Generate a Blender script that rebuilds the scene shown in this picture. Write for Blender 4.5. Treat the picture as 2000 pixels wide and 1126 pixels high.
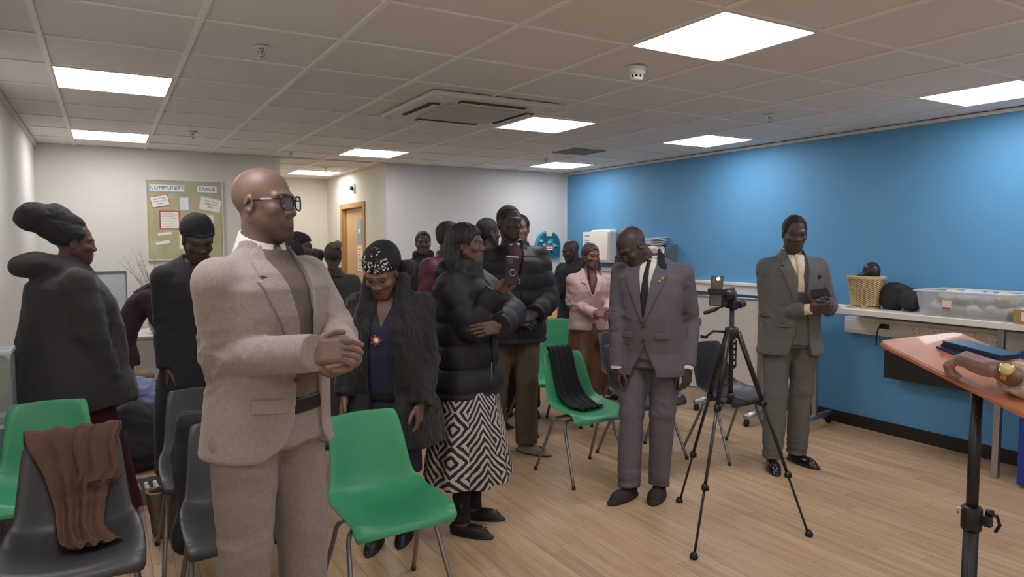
import bpy, bmesh, math, random
import numpy as np
from mathutils import Vector, Matrix, Euler

for _o in list(bpy.data.objects): bpy.data.objects.remove(_o)
SC = bpy.context.scene
COL = SC.collection

# ------------------------------------------------------------------ camera, world, exposure
F_PX, YAW, PITCH, ROLL, HC = 1354.66, 0.53006, 0.068172, -0.001587, 1.6
_cy, _sy, _cp, _sp = math.cos(YAW), math.sin(YAW), math.cos(PITCH), math.sin(PITCH)
FWD = np.array([_sy * _cp, _cy * _cp, -_sp]); _r = np.array([_cy, -_sy, 0.0]); _u = np.cross(_r, FWD)
RGT = math.cos(ROLL) * _r + math.sin(ROLL) * _u
UPV = -math.sin(ROLL) * _r + math.cos(ROLL) * _u
cam_d = bpy.data.cameras.new('camera'); cam = bpy.data.objects.new('camera', cam_d); COL.objects.link(cam)
cam_d.sensor_width = 36; cam_d.lens = F_PX / 2000 * 36; cam_d.clip_start = 0.05
M = Matrix.Identity(4)
for i in range(3):
    M[i][0] = RGT[i]; M[i][1] = UPV[i]; M[i][2] = -FWD[i]
M[2][3] = HC
cam.matrix_world = M
SC.camera = cam
w = bpy.data.worlds.new('world'); SC.world = w; w.use_nodes = True
w.node_tree.nodes['Background'].inputs[0].default_value = (0.8, 0.85, 0.9, 1)
w.node_tree.nodes['Background'].inputs[1].default_value = 0.1
SC.view_settings.view_transform = 'Standard'; SC.view_settings.look = 'None'
SC.view_settings.gamma = 1.0; SC.view_settings.use_curve_mapping = False
SC.view_settings.exposure = 0.45
PANEL_STRENGTH = 10.5
CEIL = 2.528
GX, GY = -0.219, 4.427           # origin of the 0.6 m ceiling grid

# ------------------------------------------------------------------ helpers
def ray(px, py): return FWD + (px - 1000) / F_PX * RGT - (py - 563) / F_PX * UPV
def P(px, py, d): v = ray(px, py) * d; return Vector((v[0], v[1], v[2] + HC))
def PX(px, py, x): r = ray(px, py); v = r * x / r[0]; return Vector((v[0], v[1], v[2] + HC))
def PY(px, py, y): r = ray(px, py); v = r * y / r[1]; return Vector((v[0], v[1], v[2] + HC))
def PZ(px, py, z=0.0): r = ray(px, py); v = r * (z - HC) / r[2]; return Vector((v[0], v[1], z))
def lin(c):
    if isinstance(c, str): c = tuple(int(c[i:i + 2], 16) for i in (0, 2, 4))
    return tuple(((v / 255) / 12.92 if v / 255 <= .04045 else ((v / 255 + .055) / 1.055) ** 2.4) for v in c[:3])
_m = {}
def mat(name, col, rough=.6, metal=0., bump=0., scale=40., var=0., vscale=8., spec=.5, attr=False, sheen=0., stretch=(1, 1, 1), coat=0., alpha=1., trans=0., emit=None):
    if name in _m: return _m[name]
    m = bpy.data.materials.new(name); m.use_nodes = True; n = m.node_tree; N = n.nodes; L = n.links
    b = N['Principled BSDF']; c = lin(col) + (1,)
    b.inputs['Base Color'].default_value = c; b.inputs['Roughness'].default_value = rough
    b.inputs['Metallic'].default_value = metal; b.inputs['Specular IOR Level'].default_value = spec
    b.inputs['Coat Weight'].default_value = coat
    b.inputs['Sheen Weight'].default_value = sheen
    b.inputs['Alpha'].default_value = alpha; b.inputs['Transmission Weight'].default_value = trans
    src = None
    if attr:
        a = N.new('ShaderNodeAttribute'); a.attribute_name = 'col'; src = a.outputs['Color']
    if var or bump:
        tc = N.new('ShaderNodeTexCoord'); mp = N.new('ShaderNodeMapping'); mp.inputs['Scale'].default_value = stretch
        L.new(tc.outputs['Object'], mp.inputs[0])
    if var:
        nz = N.new('ShaderNodeTexNoise'); nz.inputs['Scale'].default_value = vscale; nz.inputs['Detail'].default_value = 4
        L.new(mp.outputs[0], nz.inputs['Vector'])
        mr = N.new('ShaderNodeMapRange'); mr.inputs[1].default_value = .3; mr.inputs[2].default_value = .7
        mr.inputs[3].default_value = 1 - var; mr.inputs[4].default_value = 1 + var
        L.new(nz.outputs['Fac'], mr.inputs[0])
        mx = N.new('ShaderNodeMix'); mx.data_type = 'RGBA'; mx.blend_type = 'MULTIPLY'; mx.inputs[0].default_value = 1
        if src: L.new(src, mx.inputs[6])
        else: mx.inputs[6].default_value = c
        L.new(mr.outputs[0], mx.inputs[7]); src = mx.outputs[2]
    if src: L.new(src, b.inputs['Base Color'])
    if bump:
        n2 = N.new('ShaderNodeTexNoise'); n2.inputs['Scale'].default_value = scale; n2.inputs['Detail'].default_value = 3
        L.new(mp.outputs[0], n2.inputs['Vector'])
        bp = N.new('ShaderNodeBump'); bp.inputs['Strength'].default_value = bump; bp.inputs['Distance'].default_value = .01
        L.new(n2.outputs['Fac'], bp.inputs['Height']); L.new(bp.outputs[0], b.inputs['Normal'])
    if emit:
        b.inputs['Emission Color'].default_value = lin(emit[0]) + (1,); b.inputs['Emission Strength'].default_value = emit[1]
    m.diffuse_color = c
    _m[name] = m
    return m

def tag(o, label=None, cat=None, group=None, kind=None):
    if label: o['label'] = label
    if cat: o['category'] = cat
    if group: o['group'] = group
    if kind: o['kind'] = kind
    return o
def thing(name, label, cat, loc=(0, 0, 0), rz=0., group=None):
    o = bpy.data.objects.new(name, None); COL.objects.link(o); o.empty_display_size = .05
    o.location = loc; o.rotation_euler = (0, 0, rz)
    return tag(o, label, cat, group)
def link(name, me, m=None, parent=None, loc=None, rot=None):
    o = bpy.data.objects.new(name, me); COL.objects.link(o)
    if m is not None and not me.materials: me.materials.append(m)
    if parent is not None: o.parent = parent
    if loc is not None: o.location = loc
    if rot is not None: o.rotation_euler = rot
    return o
def copy_tree(o, parent=None):
    c = o.copy(); COL.objects.link(c)
    if parent is not None: c.parent = parent
    for ch in list(o.children): copy_tree(ch, c)
    return c

class MB:
    """collects simple solids into one mesh"""
    def __init__(s): s.v = []; s.f = []; s.sm = []
    def add(s, vs, fs, smooth=False):
        b = len(s.v); s.v += [tuple(v) for v in vs]; s.f += [tuple(i + b for i in f) for f in fs]; s.sm += [smooth] * len(fs); return s
    def box(s, a, b, M=None):
        x0, y0, z0 = a; x1, y1, z1 = b
        vs = [(x0, y0, z0), (x1, y0, z0), (x1, y1, z0), (x0, y1, z0), (x0, y0, z1), (x1, y0, z1), (x1, y1, z1), (x0, y1, z1)]
        if M is not None: vs = [M @ Vector(v) for v in vs]
        return s.add(vs, [(0, 3, 2, 1), (4, 5, 6, 7), (0, 1, 5, 4), (1, 2, 6, 5), (2, 3, 7, 6), (3, 0, 4, 7)])
    def slab(s, pts, off):
        """polygon (world points) extruded by vector off"""
        n = len(pts); off = Vector(off); vs = [Vector(p) for p in pts] + [Vector(p) + off for p in pts]
        fs = [tuple(range(n))[::-1], tuple(range(n, 2 * n))] + [(i, (i + 1) % n, (i + 1) % n + n, i + n) for i in range(n)]
        return s.add(vs, fs)
    def tube(s, pts, r, n=10, cap=True, closed=False, flat=1.0):
        pts = [Vector(p) for p in pts]; m = len(pts); rs = r if isinstance(r, (list, tuple)) else [r] * m
        vs = []; nrm = None
        for i, p in enumerate(pts):
            if closed: t = (pts[(i + 1) % m] - pts[i - 1]).normalized()
            else: t = ((pts[min(i + 1, m - 1)] - pts[max(i - 1, 0)])).normalized()
            if nrm is None:
                nrm = t.orthogonal().normalized() if abs(t.z) > .9 else Vector((0, 0, 1)).cross(t).normalized()
            nrm = (nrm - t * nrm.dot(t)).normalized(); bn = t.cross(nrm)
            for k in range(n):
                a = 2 * math.pi * k / n
                vs.append(p + nrm * math.cos(a) * rs[i] + bn * math.sin(a) * rs[i] * flat)
        fs = []
        rng = range(m) if closed else range(m - 1)
        for i in rng:
            j = (i + 1) % m
            for k in range(n): fs.append((i * n + k, i * n + (k + 1) % n, j * n + (k + 1) % n, j * n + k))
        if cap and not closed: fs += [tuple(range(n))[::-1], tuple(range((m - 1) * n, m * n))]
        return s.add(vs, fs, True)
    def lathe(s, prof, c=(0, 0, 0), n=24, M=None, flat=1.0):
        vs = []; fs = []; m = len(prof)
        for r, z in prof:
            for k in range(n):
                a = 2 * math.pi * k / n; v = Vector((c[0] + r * math.cos(a), c[1] + r * math.sin(a) * flat, c[2] + z))
                vs.append(M @ v if M is not None else v)
        for i in range(m - 1):
            for k in range(n): fs.append((i * n + k, i * n + (k + 1) % n, (i + 1) * n + (k + 1) % n, (i + 1) * n + k))
        fs += [tuple(range(n))[::-1], tuple(range((m - 1) * n, m * n))]
        return s.add(vs, fs, True)
    def mesh(s, name):
        me = bpy.data.meshes.new(name); me.from_pydata(s.v, [], s.f); me.polygons.foreach_set('use_smooth', s.sm); me.update(); return me
    def build(s, name, m, parent=None, bevel=0., loc=None, rot=None, seg=2):
        me = s.mesh(name); o = link(name, me, m, parent, loc, rot)
        if bevel:
            md = o.modifiers.new('bevel', 'BEVEL'); md.width = bevel; md.segments = seg; md.limit_method = 'ANGLE'; md.angle_limit = .7
        return o
def curve_pts(pts, n=6):
    """Catmull-Rom through the points"""
    p = [Vector(q) for q in pts]; out = []
    for i in range(len(p) - 1):
        a = p[i - 1] if i else p[0] * 2 - p[1]; b, c = p[i], p[i + 1]; d = p[i + 2] if i + 2 < len(p) else c * 2 - b
        for k in range(n):
            t = k / n
            out.append(.5 * ((2 * b) + (c - a) * t + (2 * a - 5 * b + 4 * c - d) * t * t + (3 * b - a - 3 * c + d) * t ** 3))
    return out + [p[-1]]
def text(name, body, size, m, parent, Mx, bold=0.0, ext=.0004):
    cu = bpy.data.curves.new(name, 'FONT'); cu.body = body; cu.size = size; cu.align_x = 'CENTER'; cu.align_y = 'CENTER'; cu.extrude = ext; cu.offset = bold
    cu.resolution_u = 2
    t = bpy.data.objects.new(name, cu); COL.objects.link(t)
    dg = bpy.context.evaluated_depsgraph_get(); me = bpy.data.meshes.new_from_object(t.evaluated_get(dg)); bpy.data.objects.remove(t); me.name = name
    o = link(name, me, m, parent); o.matrix_local = Mx; return o
def axes(o, x, z):
    """matrix with local x, z axes given"""
    x = Vector(x).normalized(); z = Vector(z); z = (z - x * z.dot(x)).normalized(); y = z.cross(x)
    Mx = Matrix.Identity(4)
    for i in range(3): Mx[i][0] = x[i]; Mx[i][1] = y[i]; Mx[i][2] = z[i]; Mx[i][3] = o[i]
    return Mx

# ------------------------------------------------------------------ signed-distance shapes -> one smooth surface
def smin(a, b, k):
    if k <= 0: return np.minimum(a, b)
    h = np.clip(.5 + .5 * (b - a) / k, 0, 1); return b + (a - b) * h - k * h * (1 - h)
def smax(a, b, k): return -smin(-a, -b, k)
def cone(a, b, ra, rb, cuta=False, cutb=False, flat=None, puff=0., pf=.1):
    a = np.array(a, float); b = np.array(b, float); r = max(ra, rb) + puff
    ba = b - a; L = np.linalg.norm(ba) + 1e-9; u = ba / L
    def fn(x, y, z):
        px, py, pz = x - a[0], y - a[1], z - a[2]
        t = (px * u[0] + py * u[1] + pz * u[2]); h = np.clip(t, 0, L)
        qx, qy, qz = px - h * u[0], py - h * u[1], pz - h * u[2]
        if flat is not None:
            fn_, fs = flat; dq = qx * fn_[0] + qy * fn_[1] + qz * fn_[2]
            e = dq * (1 / fs - 1); qx, qy, qz = qx + e * fn_[0], qy + e * fn_[1], qz + e * fn_[2]
        d = np.sqrt(qx * qx + qy * qy + qz * qz) - (ra + (rb - ra) * h / L)
        if puff: d = d - puff * np.sqrt(np.abs(np.sin(np.pi * t / pf)))
        if cuta: d = np.maximum(d, -t)
        if cutb: d = np.maximum(d, t - L)
        return d
    return fn, np.minimum(a, b) - r, np.maximum(a, b) + r
def ell(c, r, R=None):
    c = np.array(c, float); r = np.array(r, float)
    Rm = np.array(Euler(R).to_matrix()) if R is not None else None
    def fn(x, y, z):
        px, py, pz = x - c[0], y - c[1], z - c[2]
        if Rm is not None:
            px, py, pz = [px * Rm[0][i] + py * Rm[1][i] + pz * Rm[2][i] for i in range(3)]
        k0 = np.sqrt((px / r[0]) ** 2 + (py / r[1]) ** 2 + (pz / r[2]) ** 2)
        k1 = np.sqrt((px / r[0] ** 2) ** 2 + (py / r[1] ** 2) ** 2 + (pz / r[2] ** 2) ** 2) + 1e-9
        return k0 * (k0 - 1) / k1
    m = r if Rm is None else np.array([r.max()] * 3)
    return fn, c - m, c + m
def rbox(c, h, rr=.01, R=None):
    c = np.array(c, float); h = np.array(h, float)
    Rm = np.array(Euler(R).to_matrix()) if R is not None else None
    def fn(x, y, z):
        px, py, pz = x - c[0], y - c[1], z - c[2]
        if Rm is not None:
            px, py, pz = [px * Rm[0][i] + py * Rm[1][i] + pz * Rm[2][i] for i in range(3)]
        qx, qy, qz = np.abs(px) - h[0] + rr, np.abs(py) - h[1] + rr, np.abs(pz) - h[2] + rr
        return np.sqrt(np.maximum(qx, 0) ** 2 + np.maximum(qy, 0) ** 2 + np.maximum(qz, 0) ** 2) + np.minimum(np.maximum(qx, np.maximum(qy, qz)), 0) - rr
    m = h if Rm is None else np.array([np.linalg.norm(h)] * 3)
    return fn, c - m, c + m
def loft(st, e=2.3, zc=.01, off=0., wave=None, taper=None):
    """st: (z, cx, cy, rx, ry) stations, elliptical rings stacked in z"""
    st = sorted(st); A = np.array(st, float); zz = A[:, 0]
    def fn(x, y, z):
        zi = np.clip(z, zz[0], zz[-1])
        cx, cy, rx, ry = [np.interp(zi, zz, A[:, i]) for i in (1, 2, 3, 4)]
        of = off if taper is None else off * np.interp(zi, taper, (1, .30))
        rx = rx + of; ry = ry + of
        if wave is not None:
            an = np.arctan2(y - cy, x - cx); am = 1 + wave[1] * np.clip((wave[2] - z) / (wave[2] - zz[0]), 0, 1) * np.sin(wave[0] * an + wave[3] if len(wave) > 3 else wave[0] * an)
            rx = rx * am; ry = ry * am
        k = ((np.abs(x - cx) / rx) ** e + (np.abs(y - cy) / ry) ** e + 1e-9) ** (1 / e)
        d = (k - 1) * np.minimum(rx, ry)
        return smax(d, np.maximum(zz[0] - z, z - zz[-1]) - off * .5, zc)
    mx = np.array([np.max(np.abs(A[:, 1]) + A[:, 3]), np.max(np.abs(A[:, 2]) + A[:, 4])]) + abs(off) + (.05 if wave else .01)
    return fn, np.array([-mx[0], -mx[1], zz[0] - .02]), np.array([mx[0], mx[1], zz[-1] + .02])
def prism(poly, y0=-9., y1=9., ax='xz'):
    """2-D polygon region extruded along the third axis between y0, y1 (only for cutting)"""
    pts = [np.array(p, float) for p in poly]
    def fn(x, y, z):
        a, b, c = (x, z, y) if ax == 'xz' else ((y, z, x) if ax == 'yz' else (x, y, z))
        d = None; s = 1.0
        n = len(pts); j = n - 1
        sg = np.ones(np.broadcast(a, b).shape)
        for i in range(n):
            e = pts[j] - pts[i]; wx, wy = a - pts[i][0], b - pts[i][1]
            t = np.clip((wx * e[0] + wy * e[1]) / (e @ e), 0, 1); bx, by = wx - e[0] * t, wy - e[1] * t
            dd = bx * bx + by * by; d = dd if d is None else np.minimum(d, dd)
            c1 = b >= pts[i][1]; c2 = b < pts[j][1]; c3 = e[0] * wy > e[1] * wx
            fl = (c1 & c2 & c3) | (~c1 & ~c2 & ~c3); sg = np.where(fl, -sg, sg)
            j = i
        d = sg * np.sqrt(d)
        return np.maximum(d, np.maximum(y0 - c, c - y1))
    return fn, np.array([-9.] * 3), np.array([9.] * 3)
def xf(prim, Mx):
    """prim moved by a rigid matrix"""
    fn, lo, hi = prim; Mi = np.array(Mx.inverted()); Mw = np.array(Mx)
    def f2(x, y, z):
        return fn(*[x * Mi[i][0] + y * Mi[i][1] + z * Mi[i][2] + Mi[i][3] for i in range(3)])
    c = np.array([[[lo, hi][a][0], [lo, hi][b][1], [lo, hi][g][2], 1] for a in (0, 1) for b in (0, 1) for g in (0, 1)]) @ Mw.T
    return f2, c[:, :3].min(0), c[:, :3].max(0)

class Shape:
    def __init__(s): s.ops = []
    def add(s, p, k=.02): s.ops.append(('+', p, k)); return s
    def sub(s, p, k=.004): s.ops.append(('-', p, k)); return s
    def clip(s, p, k=.002): s.ops.append(('&', p, k)); return s
    def vf(s, h, bounds=None):
        ad = [o for o in s.ops if o[0] == '+']
        if bounds is None:
            lo = np.min([o[1][1] for o in ad], 0) - 3 * h - .01; hi = np.max([o[1][2] for o in ad], 0) + 3 * h + .01
        else: lo, hi = [np.array(b, float) for b in bounds]
        n = np.ceil((hi - lo) / h).astype(int) + 1
        A = [(lo[i] + h * np.arange(n[i])).astype(np.float32) for i in range(3)]
        F = np.full(n, 1., np.float32)
        for md, (fn, a, b), k in s.ops:
            if md == '&': sl = (slice(None),) * 3
            else:
                pad = .03 + k + h
                i0 = np.clip(np.floor((a - pad - lo) / h).astype(int), 0, n); i1 = np.clip(np.ceil((b + pad - lo) / h).astype(int) + 1, 0, n)
                if (i1 <= i0).any(): continue
                sl = tuple(slice(i0[i], i1[i]) for i in range(3))
            x, y, z = A[0][sl[0]][:, None, None], A[1][sl[1]][None, :, None], A[2][sl[2]][None, None, :]
            d = fn(x, y, z).astype(np.float32) if md != '&' else fn(x, y, z)
            if md == '+': F[sl] = smin(F[sl], d, k)
            elif md == '-': F[sl] = smax(F[sl], -d, k)
            else: F[sl] = smax(F[sl], d, k)
        F[0] = F[-1] = 1; F[:, 0] = F[:, -1] = 1; F[:, :, 0] = F[:, :, -1] = 1
        return nets(F, lo, h)
def nets(F, lo, h):
    I = F < 0; n = np.array(F.shape); nc = n - 1
    ids = []; pos = []; quads = []
    for ax in range(3):
        s0 = [slice(None)] * 3; s1 = [slice(None)] * 3; s0[ax] = slice(0, -1); s1[ax] = slice(1, None)
        a, b = I[tuple(s0)], I[tuple(s1)]
        e = np.argwhere(a != b)
        if not len(e): continue
        e1 = e.copy(); e1[:, ax] += 1
        f0 = F[tuple(e.T)]; f1 = F[tuple(e1.T)]
        p = e.astype(np.float64); p[:, ax] += f0 / (f0 - f1)
        o1, o2 = [(1, 2), (2, 0), (0, 1)][ax]
        q = []
        for d1, d2 in ((-1, -1), (0, -1), (0, 0), (-1, 0)):
            c = e.copy(); c[:, o1] += d1; c[:, o2] += d2
            cid = (c[:, 0] * nc[1] + c[:, 1]) * nc[2] + c[:, 2]
            q.append(cid); ids.append(cid); pos.append(p)
        q = np.stack(q, 1); fl = I[tuple(e.T)]
        q[~fl] = q[~fl][:, ::-1]
        quads.append(q)
    if not ids: return np.zeros((0, 3)), np.zeros((0, 4), int)
    ids = np.concatenate(ids); pos = np.concatenate(pos); quads = np.concatenate(quads)
    u, inv = np.unique(ids, return_inverse=True)
    cnt = np.bincount(inv); v = np.stack([np.bincount(inv, pos[:, i]) / cnt for i in range(3)], 1)
    qi = np.searchsorted(u, quads)
    return v * h + np.array(lo), qi
def normals(v, q):
    a = v[q[:, 2]] - v[q[:, 0]]; b = v[q[:, 3]] - v[q[:, 1]]; fn = np.cross(a, b); N = np.zeros_like(v)
    for i in range(4): 
        for c in range(3): N[:, c] += np.bincount(q[:, i], fn[:, c], len(v))
    return N / (np.linalg.norm(N, axis=1)[:, None] + 1e-12)
def noise(v, f, seed=0, st=(1, 1, 1)):
    rs = np.random.RandomState(seed); o = np.zeros(len(v)); p = v * np.array(st)
    for i in range(7):
        d = rs.normal(size=3); d /= np.linalg.norm(d); fr = f * rs.uniform(.6, 1.5)
        ph = rs.uniform(0, 6.28); w2 = rs.normal(size=3)
        o += np.sin(p @ d * fr * 6.28 + ph + 1.3 * np.sin(p @ w2 * f * 3 + ph * 2))
    return o / 3.5
def vfmesh(name, v, q, col=None, attrs=None):
    me = bpy.data.meshes.new(name); nv, nq = len(v), len(q)
    me.vertices.add(nv); me.vertices.foreach_set('co', v.astype(np.float32).ravel())
    me.loops.add(nq * 4); me.loops.foreach_set('vertex_index', q.astype(np.int32).ravel())
    me.polygons.add(nq); me.polygons.foreach_set('loop_start', np.arange(0, nq * 4, 4, dtype=np.int32))
    me.polygons.foreach_set('use_smooth', np.ones(nq, bool)); me.update(calc_edges=True)
    if col is not None:
        c = np.ones((nv, 4), np.float32); c[:, :3] = col
        a = me.color_attributes.new('col', 'FLOAT_COLOR', 'POINT'); a.data.foreach_set('color', c.ravel())
    for k, val in (attrs or {}).items():
        a = me.attributes.new(k, 'FLOAT', 'POINT'); a.data.foreach_set('value', val.astype(np.float32))
    return me
def sdf_obj(name, sh, h, m, parent, wr=None, bounds=None, col=None, attrs=None, Mx=None):
    """wr: list of (amplitude, frequency, stretch) wrinkles pushed along the normals"""
    v, q = sh.vf(h, bounds)
    if wr and len(v):
        N = normals(v, q); d = np.zeros(len(v))
        for i, w_ in enumerate(wr):
            t = w_[0] * noise(v, w_[1], i + len(v) % 97, w_[2])
            if len(w_) > 3: t = w_[0] * (.55 - 1.7 * np.abs(t / w_[0])) * np.exp(-((v - np.array(w_[3])) ** 2).sum(1) / w_[4] ** 2)
            d += t
        v = v + N * d[:, None]
    me = vfmesh(name, v, q, col(v) if callable(col) else col, attrs(v) if attrs else None)
    o = link(name, me, m, parent)
    if Mx is not None: o.matrix_local = Mx
    return o
# ------------------------------------------------------------------ the setting
X0, X1, YB, YF, YC = -0.54, 5.54, 7.95, -2.6, 10.5      # left wall, blue wall, back wall, front wall, corridor end
CX0, CX1 = 1.70, 2.92                                    # corridor opening
m_wall = mat('wall_paint', 'd9d5cc', .85, bump=.04, scale=120)
m_wallR = mat('wall_paint_cool', 'd6d4d0', .85, bump=.04, scale=120)
m_cor = mat('corridor_paint', 'ddd8c8', .85)
m_blue = mat('blue_paint', '5f9bc6', .6, bump=.03, scale=150, spec=.35)
m_black = mat('black_vinyl', '24211f', .5)
def struct(name, mb, m, bevel=0): o = mb.build(name, m, None, bevel); o['kind'] = 'structure'; return o
T = .12
struct('wall_left', MB().box((X0 - T, YF, 0), (X0, YB + T, CEIL + .1)), m_wall)
struct('wall_back_left', MB().box((X0 - T, YB, 0), (CX0, YB + T, CEIL + .1)), m_wall)
struct('wall_corridor_left', MB().box((CX0 - T, YB + T, 0), (CX0, YC, CEIL + .1)), m_cor)
struct('wall_corridor_end', MB().box((CX0 - T, YC, 0), (CX1 + T, YC + T, CEIL + .1)), m_cor)
DY0, DY1, DZ = 8.73, 9.80, 2.12                          # door frame outer edges
wc = MB().box((CX1, YB + T, 0), (CX1 + T, DY0 + .02, CEIL + .1)).box((CX1, DY1 - .02, 0), (CX1 + T, YC, CEIL + .1)).box((CX1, DY0 + .02, DZ - .02), (CX1 + T, DY1 - .02, CEIL + .1))
struct('wall_corridor_right', wc, m_cor)
struct('wall_back_right', MB().box((CX1, YB, 0), (X1 + T, YB + T, CEIL + .1)), m_wallR)
struct('wall_right', MB().box((X1, YF, 0), (X1 + T, YB + T, CEIL + .1)), m_blue)
struct('wall_front', MB().box((X0 - T, YF - T, 0), (X1 + T, YF, CEIL + .1)), m_wall)
struct('baseboard_right', MB().box((X1 - .012, YF, 0), (X1, YB, .105)), m_black, .003)
struct('baseboard_back_right', MB().box((CX1, YB - .012, 0), (X1 - .012, YB, .105)), m_black, .003)
struct('baseboard_back_left', MB().box((X0, YB - .012, 0), (CX0, YB, .105)), m_black, .003)
m_edge = mat('cream_strip', 'dcdad2', .6)
struct('trim_1', MB().box((X1 - .022, YF, CEIL - .028), (X1, YB, CEIL - .004)), m_edge)
struct('trim_2', MB().box((X0, YF, CEIL - .028), (X0 + .022, YB, CEIL - .004)), m_edge)
struct('trim_3', MB().box((X1 - .012, YB - .012, .1), (X1, YB, CEIL - .03)), m_edge)

# ceiling: slab, tiles, rails
m_tile = mat('ceiling_tile', 'eae7e3', .9, bump=.08, scale=200)
m_rail = mat('ceiling_rail', 'f6f4f0', .5)
ceil = struct('ceiling', MB().box((X0 - T, YF - T, CEIL + .02), (X1 + T, YB + T, CEIL + .1)).box((CX0 - T, YB + T, CEIL + .02), (CX1 + T, YC + T, CEIL + .1)), m_tile)
LIGHTS = [(0, 0), (0, 4), (4, -4), (4, 4), (5, 0), (8, 0), (8, 4), (8, -4), (4, 8), (0, -4), (0, -8), (4, -8), (8, -8), (2, -11), (6, -11)]  # last six panels are unseen; the rearmost rows were added to brighten the floor
tile_me = {}
def tile(xa, xb, ya, yb):
    k = (round(xb - xa, 3), round(yb - ya, 3))
    if k not in tile_me: tile_me[k] = MB().box((.003, .003, 0), (k[0] - .003, k[1] - .003, .012)).mesh('ceiling_tile'); tile_me[k].materials.append(m_tile)
    link('ceiling_tile', tile_me[k], None, ceil, (xa, ya, CEIL + .005))
for i in range(-1, 10):
    for j in range(-12, 11):
        xa, xb, ya, yb = GX + .6 * i, GX + .6 * i + .6, GY + .6 * j, GY + .6 * j + .6
        if (i, j) in LIGHTS: continue
        if ya < YB:
            xa, xb, ya, yb = max(xa, X0), min(xb, X1), max(ya, YF), min(yb, YB)
        else: xa, xb, yb = max(xa, CX0), min(xb, CX1), min(yb, YC)
        if xb - xa > .02 and yb - ya > .02: tile(xa, xb, ya, yb)
for i in range(0, 10):
    x = GX + .6 * i; y1 = YC if CX0 < x < CX1 else YB
    MB().box((x - .012, YF, CEIL - .004), (x + .012, y1, CEIL + .004)).build('ceiling_rail', m_rail, ceil)
for j in range(-11, 11):
    y = GY + .6 * j
    xs = (X0, X1) if y < YB else (CX0, CX1)
    if y > YF and y < YC: MB().box((xs[0], y - .008, CEIL - .0015), (xs[1], y + .008, CEIL + .004)).build('ceiling_rail', m_rail, ceil)
m_panel = mat('lit_panel', 'fffdf8', .5, emit=('fbfaff', PANEL_STRENGTH))
m_lframe = mat('panel_frame', 'd8d3cc', .5)
LLAB = {(0, 0): 'square ceiling light, larger of the two at upper left above the notice board side',
        (0, 4): 'square ceiling light nearest the notice board wall at left',
        (4, -4): 'largest square ceiling light, at top right nearest the camera',
        (5, 0): 'square ceiling light beside the air conditioning cassette',
        (4, 4): 'square ceiling light just in front of the corridor with the wooden door',
        (8, 0): 'square ceiling light near the blue wall, the middle one of the three along it',
        (8, 4): 'square ceiling light in the far corner where white and blue walls meet',
        (8, -4): 'square ceiling light cut by the right edge beside the blue wall',
        (4, 8): 'square ceiling light inside the corridor beyond the wooden door'}
lf_me = MB()
for a, b in (((.004, .004), (.596, .016)), ((.004, .584), (.596, .596)), ((.004, .016), (.016, .584)), ((.584, .016), (.596, .584))):
    lf_me.box((a[0], a[1], -.004), (b[0], b[1], .012))
lf_me = lf_me.mesh('frame'); lf_me.materials.append(m_lframe)
ld_me = MB().box((.016, .016, .0), (.584, .584, .012)).mesh('diffuser'); ld_me.materials.append(m_panel)
for (i, j) in LIGHTS:
    t = thing('ceiling_light', LLAB.get((i, j), 'unseen square ceiling light panel added above the speaker end'), 'ceiling light', (GX + .6 * i, GY + .6 * j, CEIL - .002), 0, 'square ceiling light panels')
    link('frame', lf_me, None, t); link('diffuser', ld_me, None, t)

# floor: slab plus planks
def floor_mat():
    m = bpy.data.materials.new('wood_strip'); m.use_nodes = True; n = m.node_tree; N = n.nodes; L = n.links; b = N['Principled BSDF']
    tc = N.new('ShaderNodeNewGeometry'); mp = N.new('ShaderNodeMapping'); mp.inputs['Scale'].default_value = (14, 1.2, 1)
    L.new(tc.outputs['Position'], mp.inputs[0])
    nz = N.new('ShaderNodeTexNoise'); nz.inputs['Scale'].default_value = 1.6; nz.inputs['Detail'].default_value = 6; nz.inputs['Roughness'].default_value = .6
    L.new(mp.outputs[0], nz.inputs['Vector'])
    cr = N.new('ShaderNodeValToRGB'); cr.color_ramp.elements[0].position = .3; cr.color_ramp.elements[0].color = lin('ae8d6b') + (1,)
    cr.color_ramp.elements[1].position = .7; cr.color_ramp.elements[1].color = lin('cbad8b') + (1,)
    L.new(nz.outputs['Fac'], cr.inputs[0])
    oi = N.new('ShaderNodeNewGeometry')
    mr = N.new('ShaderNodeMapRange'); mr.inputs[3].default_value = .88; mr.inputs[4].default_value = 1.08
    L.new(oi.outputs['Random Per Island'], mr.inputs[0])
    o2 = N.new('ShaderNodeObjectInfo'); ad = N.new('ShaderNodeMath'); ad.operation = 'FRACT'; ad2 = N.new('ShaderNodeMath'); ad2.operation = 'ADD'
    L.new(o2.outputs['Random'], ad2.inputs[0]); L.new(oi.outputs['Random Per Island'], ad2.inputs[1]); L.new(ad2.outputs[0], ad.inputs[0]); L.new(ad.outputs[0], mr.inputs[0])
    mx = N.new('ShaderNodeMix'); mx.data_type = 'RGBA'; mx.blend_type = 'MULTIPLY'; mx.inputs[0].default_value = 1
    L.new(cr.outputs[0], mx.inputs[6]); L.new(mr.outputs[0], mx.inputs[7]); L.new(mx.outputs[2], b.inputs['Base Color'])
    b.inputs['Roughness'].default_value = .42; b.inputs['Specular IOR Level'].default_value = .4
    bp = N.new('ShaderNodeBump'); bp.inputs['Strength'].default_value = .08; bp.inputs['Distance'].default_value = .003
    L.new(nz.outputs['Fac'], bp.inputs['Height']); L.new(bp.outputs[0], b.inputs['Normal'])
    return m
m_floor = floor_mat()
m_sub = mat('plank_joint', '5a4029', .8)
flo = struct('floor', MB().box((X0 - T, YF - T, -.1), (X1 + T, YB + T, -.003)).box((CX0 - T, YB + T, -.1), (CX1 + T, YC + T, -.003)), m_sub)
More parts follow.
